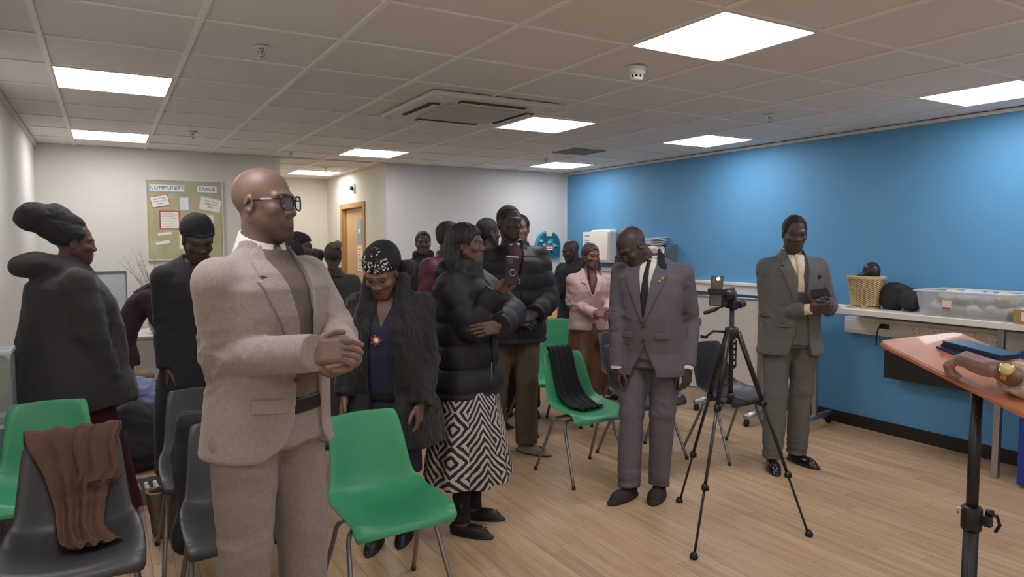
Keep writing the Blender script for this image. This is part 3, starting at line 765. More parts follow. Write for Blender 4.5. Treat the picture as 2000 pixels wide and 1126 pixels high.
# folder and book on the lectern
def onL(u, v, h=0): return A + ex * u + ey * v + ez * h
m_navy = mat('navy_cover', '1e2a44', .45)
m_bluec = mat('blue_cover', '1f5a82', .4)
def topl(px, py, h=0):
    rr = Vector(ray(px, py)); o_ = Vector((0, 0, HC)); pl = A + ez * h
    return o_ + rr * ((pl - o_).dot(ez) / rr.dot(ez))
f1 = thing('folder', 'navy folder lying flat under the blue book on the lectern top', 'folder', topl(1900, 700))
b_ = Vector(f1.location)
q1, q2, q3, q4 = topl(1828, 679), topl(1862, 668), topl(1960, 690), topl(1930, 722)
MB().slab([p_ - b_ for p_ in (q1, q2, q3, q4)], ez * .006).build('cover', m_navy, f1, .001)
f2 = thing('book', 'blue bound book on the navy folder on the lectern under the speaker hand', 'book', topl(1900, 700, .007))
b_ = Vector(f2.location); q = [topl(*t_, .007) for t_ in ((1837, 674), (1876, 671), (1990, 700), (1905, 706))]
q[3] = q[0] + (q[2] - q[1])
MB().slab([p_ - b_ for p_ in q], ez * .004).build('back_cover', m_navy, f2)
MB().slab([p_ - b_ + (sum(q, Vector()) / 4 - p_) * .03 + ez * .004 for p_ in q], ez * .010).build('pages', mat('dark_page_edge', '2a3348', .6), f2)
MB().slab([p_ - b_ + ez * .014 for p_ in q], ez * .003).build('front_cover', m_bluec, f2)

# tripod with phone and camera
tp = thing('tripod', 'black camera tripod with three splayed legs on the wooden floor', 'tripod', (0, 0, 0))
F3 = [PZ(1327, 980), PZ(1355, 1090), PZ(1580, 1046)]
c3 = (F3[0] + F3[1] + F3[2]) / 3
dT = 3.72; top = P(1429, 648, dT); tx, ty = top.x, top.y
tp.location = (tx, ty, 0); T0 = Vector((tx, ty, 0))
m_legm = mat('leg_silver', '4c4d50', .35, .6)
apex = top.z
MB().lathe([(.03, -.03), (.036, -.01), (.036, .02), (.02, .03)], (0, 0, apex)).build('crown', m_blkm, tp)
for k, f in enumerate(F3):
    f = f - T0; dv = Vector((f.x, f.y, 0)).normalized(); s = dv * .035 + Vector((0, 0, apex)); v = f - s
    lg = MB().tube([s, s + v * .36], [.015, .013], 10).build('leg', m_blkm, tp)
    MB().tube([s + v * .34, s + v * .70], .009, 10).build('middle_section', m_legm if k == 1 else m_blkm, lg)
    MB().tube([s + v * .69, s + v * .975], .0065, 8).build('lower_section', m_blkm, lg)
    for t_ in (.345, .695): MB().lathe([(.017, -.016), (.018, 0), (.014, .016)], (0, 0, 0), 10, Matrix.Translation(s + v * t_)).box((-.006, -.024, -.012), (.006, -.012, .012), Matrix.Translation(s + v * t_)).build('leg_lock', m_blkm, lg)
    MB().lathe([(.020, 0), (.022, .012), (.016, .026), (.009, .034)], (f.x, f.y, 0), 14).build('rubber_foot', m_cast, lg)
cbz = apex - .37
MB().tube([(0, 0, cbz - .02), (0, 0, apex + .24)], .0125, 14).build('centre_column', m_blkm, tp)
MB().lathe([(.018, 0), (.02, .02), (.018, .04)], (0, 0, cbz)).build('spreader_hub', m_blkm, tp)
for f in F3:
    f = f - T0; dv = Vector((f.x, f.y, 0)).normalized(); s = dv * .035 + Vector((0, 0, apex)); v = f - s
    MB().tube([(0, 0, cbz + .02), s + v * .36], .0045, 6).build('brace', m_blkm, tp)
tr_ = MB()
for k in range(5): tr_.box((.018, -.006, apex - .07 - .03 * k), (.03, .006, apex - .058 - .03 * k))
tr_.tube([(.014, 0, apex - .2), (.036, 0, apex - .19), (.036, 0, apex - .05), (.014, 0, apex - .03)], .004, 8).build('carry_handle', m_blkm, tp)
rr = Vector(RGT); rr.z = 0; rr.normalize(); cc = Vector(FWD); cc.z = 0; cc.normalize()
q = P(1375, 657, dT) - T0
MB().tube([(0, 0, apex), q + Vector((0, 0, .03)) + rr * .05, q + rr * .01], .0065, 8).box(q - Vector((.014, .014, .008)), q + Vector((.014, .014, .008))).build('crank', m_blkm, tp)
q0, q1 = P(1418, 596, dT) - T0, P(1376, 611, dT - .05) - T0
hd_ = MB().tube([q0, q0.lerp(q1, .4)], .005, 8).build('pan_handle', m_blkm, tp)
MB().tube([q0.lerp(q1, .35), q0.lerp(q1, .5), q1], [.007, .012, .010], 10).build('grip', m_cast, hd_)
hq = P(1432, 594, dT) - T0
MB().box(hq - Vector((.03, .03, .022)), hq + Vector((.03, .03, .02))).lathe([(.02, -.03), (.028, 0), (.02, .03)], tuple(hq), 14).build('pan_head', m_blkm, tp, .004)
q = P(1448, 593, dT) - T0
MB().lathe([(.018, -.016), (.02, 0), (.018, .02)], (0, 0, 0), 16, Matrix.Translation(q) @ Matrix.Rotation(math.pi / 2, 4, 'Y')).build('tilt_knob', m_blkm, tp)
MT = axes(P(1412, 576, dT), rr, -cc)
cmr = thing('camera', 'small black camera with round lens clamped on top of the tripod', 'camera', (0, 0, 0)); cmr.matrix_local = MT
MB().box((-.05, -.03, -.025), (.035, .028, .02)).build('body', m_blkm, cmr, .005)
MB().lathe([(.034, 0), (.036, .02), (.033, .05), (.028, .055)], (0, 0, 0), 24, Matrix.Translation((.012, .002, -.01)) @ Matrix.Rotation(math.radians(60), 4, 'Y')).build('lens_barrel', m_blkm, cmr)
MB().lathe([(.026, 0), (.024, .004)], (0, 0, 0), 24, Matrix.Translation((.012, .002, -.01)) @ Matrix.Rotation(math.radians(60), 4, 'Y') @ Matrix.Translation((0, 0, .054))).build('lens_glass', mat('lens_glass', '101018', .05, coat=1.), cmr)
MB().box((-.02, -.06, -.02), (.03, -.03, .01)).build('mount_block', m_blkm, cmr, .003)
ph = thing('phone', 'upright smartphone with its lamp lit in the clamp on the tripod', 'phone', (0, 0, 0)); ph.matrix_local = axes(P(1399, 568, dT - .03), rr, -cc) @ Matrix.Rotation(-.07, 4, 'Z')
MB().box((-.033, -.08, -.004), (.033, .08, .004)).build('case', m_blkm, ph, .004)
MB().box((-.030, -.076, .004), (.030, .076, .0048)).build('screen', mat('phone_screen', '55524a', .15, coat=1.), ph)
MB().lathe([(.008, 0), (.007, .0012)], (.004, .066, .0048), 16).build('lamp', mat('lamp_glow', 'ffffff', .5, emit=('fff6e0', 60)), ph)
MB().box((-.045, -.018, -.008), (.05, .012, .010)).build('clamp', m_blkm, ph, .003)

# table at the back with flask and yellow bag
tb = thing('table', 'orange-topped table half hidden behind the man in the puffer jacket', 'table', (4.75, 6.9, 0))
m_or = mat('orange_laminate', 'd08a4a', .4)
MB().box((-.5, -.35, .70), (.55, .4, .725)).build('top', m_or, tb, .006)
MB().box((-.502, -.354, .675), (.552, .402, .70)).build('edge', mat('brown_edge', '8c4a2c', .5), tb)
for sx in (-.44, .49):
    for sy in (-.29, .34): MB().tube([(sx, sy, 0), (sx, sy, .68)], .018, 10).build('leg', m_alu, tb)
q = P(1094, 614, 7.0); fl = thing('flask', 'tall steel vacuum flask standing on the orange-topped table', 'flask', (PZ(1094, 614, .725).x, PZ(1094, 614, .725).y, .725))
MB().lathe([(.035, 0), (.038, .01), (.038, .18), (.03, .2)]).build('body', mat('steel', '9a938a', .3, .8), fl)
MB().lathe([(.032, .195), (.032, .235), (.028, .24)]).build('lid', m_white, fl)
q = PZ(1082, 612, .725)
yb = sdf_obj('shopping_bag', Shape().add(ell((0, 0, .13), (.09, .06, .14))).add(ell((.02, 0, .25), (.06, .04, .08)), .04).clip(prism([(-9, .003), (9, .003), (9, 9), (-9, 9)])), .01, mat('yellow_bag', 'bfa050', .7, bump=.3, scale=20), None, [(.01, 6, (1, 1, 1))])
yb.location = (q.x + .02, q.y + .2, .725); tag(yb, 'crumpled yellow paper bag behind the steel flask on the orange-topped table', 'bag')

# ------------------------------------------------------------------ shell chairs
m_gr = mat('green_plastic', '3d9a6a', .42, bump=.05, scale=300)
m_dk = mat('charcoal_plastic', '3c3b3d', .42, bump=.05, scale=300)
m_tube = mat('grey_tube', '8f8d8c', .35, .75)
def chair_meshes():
    prof = curve_pts([(.0, .262, .815), (0, .245, .75), (0, .215, .64), (0, .185, .53), (0, .15, .475), (0, .08, .445), (0, -.03, .432), (0, -.13, .437), (0, -.19, .442), (0, -.225, .432), (0, -.236, .412)], 4)
    wd = [(0, .150), (.06, .163), (.3, .195), (.5, .225), (.6, .232), (.75, .232), (.9, .226), (.97, .218), (1, .21)]
    n = len(prof); m = 16; vs = []
    for i, p in enumerate(prof):
        s = i / (n - 1); w_ = np.interp(s, [a for a, b in wd], [b for a, b in wd])
        curl = np.interp(s, [0, .1, .35, .5, .65, .9, 1], [.010, .03, .055, .062, .045, .02, .0])
        if i < n - 1: t = (prof[i + 1] - p)
        nrm = Vector((0, t.z, -t.y)).normalized()      # towards the sitter
        if nrm.y > 0 and nrm.z < 0: nrm = -nrm
        for j in range(m + 1):
            u = j / m * 2 - 1
            c = abs(u) ** 2.6 * curl + (.012 if .55 < s < .85 else 0) * (u * u)
            x = u * w_
            top = -.012 * u * u if s < .03 else 0
            q = Vector((x, p.y, p.z)) + nrm * c
            q.z += top * (1 - s / .03 if s < .03 else 0)
            # lip turned back at the edge
            if j in (0, m): q = q - nrm * .012 + Vector((math.copysign(.004, u), 0, 0))
            vs.append(q)
    fs = [(i * (m + 1) + j, i * (m + 1) + j + 1, (i + 1) * (m + 1) + j + 1, (i + 1) * (m + 1) + j) for i in range(n - 1) for j in range(m)]
    sh = MB().add(vs, fs, True).mesh('shell')
    legs = []
    for e in (-1, 1):
        for s in (-1, 1):
            ytop, yf = (-.06, -.235) if e < 0 else (.05, .225)
            legs.append((MB().tube(curve_pts([(s * .05, ytop, .400), (s * .13, ytop, .403), (s * .175, ytop + (yf - ytop) * .03, .398), (s * .197, ytop + (yf - ytop) * .12, .37), (s * .205, ytop + (yf - ytop) * .25, .30), (s * .235, yf, .012)], 5), .0105, 10).mesh('leg'),
                         MB().lathe([(.0125, 0), (.0135, .006), (.0125, .022)], (s * .2355, yf, 0), 12).mesh('rubber_foot')))
    br = MB().box((-.09, -.075, .395), (.09, .065, .405)).mesh('seat_bracket')
    return sh, legs, br
ch_sh, ch_legs, ch_br = chair_meshes()
ch_g = ch_sh.copy(); ch_sh.materials.append(m_dk); ch_g.materials.append(m_gr); ch_br.materials.append(m_tube)
for a, b in ch_legs: a.materials.append(m_tube); b.materials.append(m_cast)
def chair(kind, lab, x, y, rz, group, tilt=None):
    t = thing('shell_chair', lab, 'chair', (x, y, 0), rz, group)
    o = link('shell', ch_g if kind == 'green' else ch_sh, None, t)
    md = o.modifiers.new('solid', 'SOLIDIFY'); md.thickness = .007; md.offset = -1
    md = o.modifiers.new('sub', 'SUBSURF'); md.levels = 1; md.render_levels = 1
    link('seat_bracket', ch_br, None, t)
    for a, b in ch_legs: link('rubber_foot', b, None, link('leg', a, None, t))
    return t
GG, DG = 'green plastic shell chairs', 'charcoal plastic shell chairs'
R_ = math.radians
chair('green', 'bright green shell chair standing empty beside the man in the beige suit', 1.02, 2.84, R_(3), GG)
chair('green', 'green shell chair with a black scarf draped over its back', 2.79, 3.81, 0, GG)
chair('green', 'green shell chair right behind the one with the black scarf', 3.2, 4.95, .1, GG)
chair('green', 'farthest green shell chair, turned sideways before the orange-topped table', 3.80, 5.62, R_(-35), GG)
chair('green', 'green shell chair at the left edge behind the brown-draped one', -.27, 3.84, 0, GG)
chair('dark', 'charcoal shell chair with a brown scarf over its back at lower left', -.14, 3.02, 0, DG)
chair('dark', 'charcoal shell chair directly behind the legs of the beige-suited man', .45, 3.0, 0, DG)
chair('dark', 'charcoal shell chair standing over the taupe handbag', .42, 3.80, 0, DG)
chair('dark', 'charcoal shell chair in the gap between the beige suit and the fur coat', 1.18, 4.12, 0, DG)
chair('dark', 'charcoal shell chair left of the bald man, directly behind his hand', 3.4, 3.90, 0, DG)
chair('dark', 'charcoal shell chair before the pink-jacketed woman', 3.80, 4.50, 0, DG)
chair('dark', 'charcoal shell chair behind the tripod', 4.03, 3.64, 0, DG)
# ------------------------------------------------------------------ people
def rotM(yaw=0, pitch=0, roll=0):
    return Matrix.Rotation(math.radians(yaw), 4, 'Z') @ Matrix.Rotation(-math.radians(pitch), 4, 'X') @ Matrix.Rotation(math.radians(roll), 4, 'Y')
m_skin = mat('skin', '805a48', .48, attr=True, bump=.06, scale=90, spec=.45)
m_eye = mat('eyeball', 'd8d0c8', .2, attr=True, coat=.5)
def tr(v, Mx):
    A = np.array(Mx); return v @ A[:3, :3].T + A[:3, 3]
def head_shape(o):
    """canonical head: eyes at z=0, face towards +Y"""
    w = o.get('w', 1.); fem = o.get('fem', False); s = Shape()
    s.add(ell((0, -.014, .030), (.074 * w, .095, .085)), .02)
    s.add(ell((0, .026, -.030), (.060 * w, .062, .078)), .03)
    ch = .104 if not fem else .100
    s.add(cone((-.010, .064, -ch), (.010, .064, -ch), .019, .019), .028)
    for g in (-1, 1):
        s.add(cone((g * .052 * w, .0, -.048), (g * .020, .058, -ch), .017, .016), .03)
        s.add(ell((g * .043 * w, .060, -.028), (.022, .02, .017)), .022)
        s.add(cone((g * .012, .086, .017), (g * .046 * w, .070, .019), .0090 if not fem else .0050, .0072), .018)
    for g in (-1, 1):
        s.sub(ell((g * .032, .098, -.002), (.017, .014, .0085)), .012)
    for g in (-1, 1): s.add(ell((g * .032, .0690, 0), (.0165, .0150, .0138)), .006)
    s.add(ell((0, .062, -.068), (.036, .027, .027)), .024)
    s.add(cone((0, .079, .010), (0, .094, -.029), .0085, .0105), .014)
    s.add(ell((0, .097, -.034), (.0140, .0125, .0105)), .009)
    for g in (-1, 1): s.add(ell((g * .0175, .089, -.037), (.0100, .0115, .0088)), .007)
    for g in (-1, 1): s.sub(ell((g * .0085, .097, -.046), (.0045, .006, .0035)), .003)
    mw = .0265
    for pts, r_ in ((((-mw, .0735, -.068), (-.009, .0855, -.0628), (.009, .0855, -.0628), (mw, .0735, -.068)), (.0035, .0070, .0070, .0035)), (((-mw, .0735, -.069), (-.010, .0835, -.0755), (.010, .0835, -.0755), (mw, .0735, -.069)), (.0035, .0080, .0080, .0035))):
        for i in range(3): s.add(cone(pts[i], pts[i + 1], r_[i], r_[i + 1]), .004)
    if o.get('mouth'): s.sub(cone((-mw * .8, .0885, -.0688), (mw * .8, .0885, -.0688), .0016 + o.get('mouth', 0), .0016 + o.get('mouth', 0)), .003)
    if o.get('eyes', 'open') == 'open': 
        for g in (-1, 1): s.sub(ell((g * .032, .084, -.001), (.0135, .0085, .0052)), .002)
    elif o['eyes'] == 'down':
        for g in (-1, 1): s.sub(ell((g * .032, .084, -.0045), (.0125, .0080, .0028)), .002)
    for g in (-1, 1):
        s.add(ell((g * .074 * w, -.010, -.010), (.0085, .019, .031), (-.2, 0, -g * .35)), .006)
        s.sub(ell((g * .083 * w, -.004, -.006), (.0075, .011, .019), (-.2, 0, -g * .35)), .004)
    return s
def head_col(v, o):
    base = np.array(lin(o['skin'])); c = np.tile(base, (len(v), 1)); x, y, z = v.T; ax = np.abs(x)
    def mixc(mask, col, t): 
        m_ = (mask * t)[:, None]; c[:] = c * (1 - m_) + np.array(col) * m_
    sm = lambda a, b, t: np.clip((t - a) / (b - a), 0, 1)
    lips = np.exp(-((ax / .024) ** 4)) * np.exp(-(((z + .069) / .011) ** 4)) * (y > .07)
    mixc(lips, base * np.array(o.get('lip', (.95, .62, .62))), .8)
    mixc(np.exp(-((ax / .023) ** 6)) * np.exp(-(((z + .0688) / .0016) ** 2)) * (y > .06), base * .25, .7)  # dark line painted between the lips for the shade of the crease
    bz = .0235 - np.clip(ax - .03, 0, 1) * .22
    br = np.exp(-(((z - bz) / .0042) ** 4)) * (ax > .010) * (ax < .053) * (y > .05)
    mixc(br, base * .15, o.get('brow', .8))
    mixc(np.exp(-(((ax - .032) / .018) ** 4)) * np.exp(-((z / .006) ** 4)) * (y > .06), base * .35, .45)
    if o.get('beard'):
        bd = sm(-.050, -.085, z) * sm(.0, .05, y) * (1 - lips) ; bd = np.maximum(bd, np.exp(-(((z + .055) / .006) ** 4)) * (ax < .028) * (y > .07))
        mixc(bd, base * .22, o['beard'])
    if o.get('stubble'):
        sc_ = ((z > .02) & (y < .055 - .3 * (z < .05))).astype(float); mixc(sc_, base * .30, o['stubble'])
    c *= (1 + .06 * noise(v, 14, 3))[:, None]
    return np.clip(c, .002, 1)
HAND = {}
def hand_shape(curl, side, thumb, h, spread=.0):
    key = (tuple(curl), side, thumb, h, spread)
    if key in HAND: return HAND[key]
    s = Shape(); g = side     # side=+1: thumb towards +Y
    s.add(cone((-.03, 0, 0), (.01, 0, 0), .022, .023, flat=((0, 0, 1), .72)), .01)
    s.add(rbox((.052, 0, -.001), (.044, .038, .0125), .012), .018)
    s.add(ell((.03, g * .022, -.010), (.034, .018, .014)), .012)
    s.add(ell((.035, -g * .024, -.008), (.034, .014, .013)), .012)
    fy = [.030, .0105, -.0105, -.030]; fl = [(.038, .024, .019), (.042, .027, .020), (.039, .025, .019), (.030, .020, .017)]; fr = [.0092, .0094, .0089, .0080]
    for i in range(4):
        c0 = curl[i]; a = math.radians(c0 * .9); p = np.array([.088 - (.006 if i == 3 else 0), g * fy[i], .0]); sp = spread * (1.5 - i) * .12
        for j, L_ in enumerate(fl[i]):
            d_ = np.array([math.cos(a) * math.cos(sp), math.cos(a) * math.sin(sp) * g, -math.sin(a)]); q = p + d_ * L_
            s.add(cone(p, q, fr[i] * (1 - .06 * j), fr[i] * (1 - .06 * (j + 1))), .0035 if j or i == 9 else .004)
            p = q; a += math.radians(c0 * 1.0)
    t0 = np.array([.018, g * .026, -.008]); ta = math.radians(thumb)
    t1 = t0 + np.array([.036 * math.cos(.75), g * .036 * math.sin(.75) * math.cos(ta), -.036 * math.sin(ta) * .8])
    t2 = t1 + np.array([.030, g * .014 * math.cos(ta), -.012 * math.sin(ta)]); t3 = t2 + np.array([.026, -g * .000, -.014 * math.sin(ta)])
    s.add(cone(t0, t1, .0145, .0115), .01); s.add(cone(t1, t2, .0112, .0100), .003); s.add(cone(t2, t3, .0100, .0088), .003)
    HAND[key] = s.vf(h); return HAND[key]
REST = (18, 22, 26, 30)
class Person:
    def __init__(s, label, px, d, face, H, head, build=1., lean=(0, 0), belly=0., xy=None, shw=0.):
        s.k = k = H / 1.75; s.d = d; s.H = H; s.build = build; s.belly = belly; s.lean = lean; s.head = head
        if xy is None: q = P(px, 563, d); xy = (q.x, q.y)
        c = np.array([-xy[0], -xy[1], 0.]); c /= np.linalg.norm(c); r_ = np.array([-c[1], c[0], 0])
        if r_ @ RGT < 0: r_ = -r_
        f = c * math.cos(math.radians(face)) + r_ * math.sin(math.radians(face)); s.face = face
        s.root = thing('person', label, 'person', (xy[0], xy[1], 0), math.atan2(f[1], f[0]) - math.pi / 2)
        s.M = Matrix.Translation((xy[0], xy[1], 0)) @ Matrix.Rotation(s.root.rotation_euler[2], 4, 'Z'); s.Mi = s.M.inverted()
        s.shx = .172 * (1 + (build - 1) * .6) + shw
        s.parts = []; s.arms = {}; s.legs = {}
    def pt(s, p):
        if len(p) == 4 and p[0] == 'p': return np.array(s.Mi @ P(p[1], p[2], s.d + p[3]))
        return np.array(p, float) * s.k
    def off(s, z):
        t = np.clip((z / s.k - .95) / .5, 0, 1.4); return s.lean[0] * t, s.lean[1] * t
    def st(s, hem=.88, top=1.53, flare=0., wide=0.):
        b = s.build; bl = s.belly
        base = [(.60, .185 + flare, .135 + flare, 0), (.80, .178 + flare * .6, .128 + flare * .6, 0), (.90, .168, .118, .0), (1.0, .158, .112 + bl * .5, bl * .5), (1.12, .148, .106 + bl, bl), (1.28, .163, .118 + bl * .4, bl * .4), (1.36, .170, .112, 0), (1.41, .148, .096, -.004), (1.45, .098, .078, -.008), (1.485, .068, .062, -.008), (1.535, .056, .056, -.008)]
        if s.head.get('fem'): base = [(z, (rx * (.94 if z > 1.2 else 1.03)), ry * (1.08 if 1.2 < z < 1.33 else 1), cy + (.012 if 1.2 < z < 1.33 else 0)) for z, rx, ry, cy in base]
        zs = sorted({hem, top} | {z for z, *_ in base if hem < z < top}); out = []
        A = np.array(base)
        for z in zs:
            rx, ry, cy = [np.interp(z, A[:, 0], A[:, i]) for i in (1, 2, 3)]
            if z < .6: rx += (.6 - z) * flare; ry += (.6 - z) * flare
            wd_ = wide * np.clip((1.30 - z) / .55, 0, 1); rx += wd_; ry += wd_ * 1.1
            ox, oy = s.off(z * s.k); kk = s.k * (b if z < 1.42 else 1 + (b - 1) * .4)
            out.append((z * s.k, ox, oy + cy * s.k, rx * kk, ry * kk))
        return out
    def setup_head(s, face=None, pitch=0, roll=0, shift=(0, 0, 0), scale=1.):
        yaw = (face if face is not None else s.face) - s.face
        ox, oy = s.off(1.5 * s.k); k = s.k
        s.neck = np.array([ox, oy - .012 * k, 1.475 * k]); s.hs = k * scale
        s.HM = Matrix.Translation(Vector(s.neck) + Vector(shift)) @ rotM(yaw, pitch, roll) @ Matrix.Translation((0, .028 * k, .158 * k)) @ Matrix.Scale(s.hs, 4)
        # neck leans with head: keep lower half near torso
        return s
    def arm(s, side, e, w, hd=None, pn=None, curl=REST, thumb=30, spread=0., hscale=1.):
        g = 1 if side == 'R' else -1
        ox, oy = s.off(1.42 * s.k); sh = np.array([g * s.shx * s.k + ox, oy, 1.385 * s.k])
        e, w = s.pt(e), s.pt(w)
        hdv = (w - e) if hd is None else s.vec(hd); hdv = hdv / np.linalg.norm(hdv)
        pnv = np.array([-g, 0, 0.]) if pn is None else s.vec(pn)
        s.arms[side] = dict(sh=sh, e=e, w=w, hd=hdv, pn=pnv, curl=curl, thumb=thumb, spread=spread, hs=hscale)
        s.info = getattr(s, 'info', '') + f" {side} up {np.linalg.norm(e-sh)/s.k:.2f} fo {np.linalg.norm(w-e)/s.k:.2f}"
        return s
    def vec(s, v):
        """('s', right, up, toward camera) in picture axes, or local"""
        if v[0] == 's':
            c = Vector((-s.M[0][3], -s.M[1][3], 0)).normalized(); r_ = Vector((-c.y, c.x, 0))
            if r_.dot(Vector(RGT)) < 0: r_ = -r_
            wv = r_ * v[1] + Vector((0, 0, v[2])) + c * v[3]; return np.array((s.Mi.to_3x3() @ wv).normalized())
        v = np.array(v, float); return v / np.linalg.norm(v)
    def hang(s, side, out=.04, fwd=.03, bend=.06, **kw):
        g = 1 if side == 'R' else -1; ox, oy = s.off(1.42 * s.k); x0 = s.shx + ox / s.k * g
        return s.arm(side, (g * (x0 + out), oy / s.k + fwd - .02, 1.13), (g * (x0 + out + .01), oy / s.k + fwd + bend, .885), **kw)
    def stand(s, R=(.10, 0), L=(-.10, 0), yr=-12, yl=12, kR=None, kL=None):
        for sd, a, y in (('R', R, yr), ('L', L, yl)):
            g = 1 if sd == 'R' else -1
            hip = np.array([g * .088, 0, .90]) * s.k * np.array([s.build, 1, 1]); an = np.array([a[0], a[1] - .03, .085]) * s.k
            kn = s.pt(kR if sd == 'R' else kL) if (kR if sd == 'R' else kL) else (hip + an) / 2 + np.array([0, .012, .03]) * s.k
            s.legs[sd] = dict(hip=hip, kn=kn, an=an, yaw=y)
        return s
    def body(s, hh=.0045, hb=.014, hhand=.0032):
        k = s.k; o = s.head; V = []; Q = []; C = []; n = 0
        sk = np.array(lin(o['skin']))
        def push(v, q, c):
            nonlocal n
            V.append(v); Q.append(q + n); C.append(c if getattr(c, 'ndim', 1) == 2 else np.tile(c, (len(v), 1))); n += len(v)
        b = Shape().add(loft(s.st(.86, 1.5), 2.2), .02)
        for sd, a in s.arms.items():
            b.add(cone(a['sh'], a['e'], .046 * k, .038 * k), .03).add(cone(a['e'], a['w'], .038 * k, .026 * k), .01)
        for sd, l in s.legs.items():
            b.add(cone(l['hip'], l['kn'], .080 * k, .055 * k), .03).add(cone(l['kn'], l['an'], .052 * k, .036 * k), .01)
            t = math.radians(l['yaw']); dv = np.array([-math.sin(t), math.cos(t), 0]); f0 = np.array([l['an'][0], l['an'][1], .04 * k])
            b.add(cone(f0 - dv * .03 * k, f0 + dv * .13 * k, .030 * k, .022 * k), .02)
        v, q = b.vf(hb); push(v, q, sk)
        hs = head_shape(o); nb = np.array(s.HM.inverted() @ Vector(s.neck - np.array([0, 0, .055 * k])))
        nr = .050 if o.get('fem') else .056
        hs.add(cone((0, -.022, -.055), nb, nr, nr * 1.08), .022)
        v, q = hs.vf(hh); 
        N = normals(v, q); v = v + N * (noise(v, 6, 5) * .0006)[:, None]
        c = head_col(v, o); push(tr(v, s.HM), q, c)
        for sd, a in s.arms.items():
            if a.get('hs', 1) == 0: continue
            v, q = hand_shape(a['curl'], 1 if sd == 'R' else -1, a['thumb'], hhand, a['spread'])
            x = a['hd']; z = -a['pn']; z = z - x * (z @ x); z /= np.linalg.norm(z); y = np.cross(z, x)
            A = np.eye(4); A[:3, 0] = x * k * a['hs']; A[:3, 1] = y * k * a['hs']; A[:3, 2] = z * k * a['hs']; A[:3, 3] = a['w']
            cc_ = sk * .92 + (v[:, 2] < -.007)[:, None] * (v[:, 0] > .0)[:, None] * sk * .35 * np.array([1.1, .95, .9])
            push(tr(v, Matrix(A.tolist())), q, cc_); a['M'] = A
        v, q, c = np.concatenate(V), np.concatenate(Q), np.concatenate(C)
        s.bd = link('body', vfmesh('body', v, q, c), m_skin, s.root)
        if o.get('eyes', 'open') != 'closed':
            for g in (-1, 1):
                link('eye', eye_me(), None, s.root).matrix_local = s.HM @ Matrix.Translation((g * .032, .0715, -.001)) @ Matrix.Rotation(math.radians(o.get('gaze', 0)), 4, 'Z') @ Matrix.Rotation(-.35 if o.get('eyes') == 'down' else -.04, 4, 'X')
        return s
    def garment(s, name, m, off=.02, hem=.78, top=1.52, r=(.064, .055, .046), open_=None, h=.009, wr=None, flare=0., sleeves=True, k=.035, cuts=(), adds=(), e=2.3, depth=.04, puff=0., pf=.1, cuff=.0, col=None, wave=None, shoulder=.058, wide=0.):
        g = Shape(); kk = s.k; st = s.st(hem, top, flare, wide)
        TP = (1.37 * kk, 1.455 * kk) if top > 1.4 else None
        g.add(loft(st, e, .012, off * kk, wave, TP), .02)
        if puff:
            fn, lo, hi = g.ops[0][1]
            zt = st[-2][0]
            g.ops[0] = ('+', ((lambda x, y, z, f=fn: f(x, y, z) - puff * np.sqrt(np.abs(np.sin(np.pi * (z - hem * kk) / pf))) * np.clip((1.45 * kk - z) / .08, 0, 1)), lo, hi), .02)
        if sleeves:
            for sd, a in s.arms.items():
                ox, oy = s.off(1.45 * kk); sg = 1 if sd == 'R' else -1
                g.add(cone((sg * .048 * kk + ox, oy - .010, 1.432 * kk), a['sh'] + np.array([-sg * .012, 0, .0]), .052 * kk, (shoulder - .004) * kk), .035)
                g.add(cone(a['sh'], a['e'], r[0] * kk, r[1] * kk, puff=puff, pf=pf), k)
                w = a['w'] + (a['e'] - a['w']) * cuff
                g.add(cone(a['e'], w, r[1] * kk, r[2] * kk, cutb=True, puff=puff, pf=pf), .012)
        for p in adds: g.add(*p)
        if open_:
            g.sub(prism([(x * kk, z * kk) for x, z in open_], y0=-9, y1=9), .003) if depth is None else g.sub(s.front(open_, depth, off, st, e), .003)
        for p in cuts: g.sub(*p)
        wr = list(wr or [])
        if sleeves and not puff:
            for a in s.arms.values():
                wr += [(.012, 6, (1, 1, 1.5), a['e'], .10), (.005, 6, (1, 1, 1), a['sh'] - np.array([0, 0, .08]), .10), (.004, 12, (1, 1, 1), (a['e'] + a['w']) / 2, .09)]
        o = sdf_obj(name, g, h, m, s.root, wr, col=col)
        s.parts.append(o); s.last_st = st; return o
    def front(s, poly, depth, off, st, e=2.3):
        pf_ = prism([(x * s.k, z * s.k) for x, z in poly])[0]; lf = loft(st, e, .012, off * s.k, None, (1.37 * s.k, 1.455 * s.k))[0]; A = np.array(st)
        def fn(x, y, z):
            cy = np.interp(z, A[:, 0], A[:, 2])
            return np.maximum(np.maximum(pf_(x, y, z), -(lf(x, y, z) + depth)), (cy + .0) - y)
        xs = [p[0] * s.k for p in poly]; zs = [p[1] * s.k for p in poly]
        return fn, np.array([min(xs), -.1, min(zs)]), np.array([max(xs), .6, max(zs)])
    def patch(s, name, m, poly, off, th=.004, parent=None, h=.005, st=None, e=2.3, back=False, wr=None, hem=.6, col=None):
        st = st or s.st(hem, 1.52); lf = loft(st, e, .012, off * s.k, None, (1.37 * s.k, 1.455 * s.k))[0]; pf_ = prism([(x * s.k, z * s.k) for x, z in poly])[0]; A = np.array(st); sg = -1 if back else 1
        def fn(x, y, z):
            a = lf(x, y, z); ex_ = (lf(x + .003, y, z) - a) / .003; ey_ = (lf(x, y + .003, z) - a) / .003; ez_ = (lf(x, y, z + .003) - a) / .003
            g = np.sqrt(ex_ ** 2 + ey_ ** 2 + ez_ ** 2) + .05
            cy = np.interp(z, A[:, 0], A[:, 2])
            return np.maximum(np.maximum(np.abs(a) / g - th, pf_(x, y, z)), (cy - y) * sg)
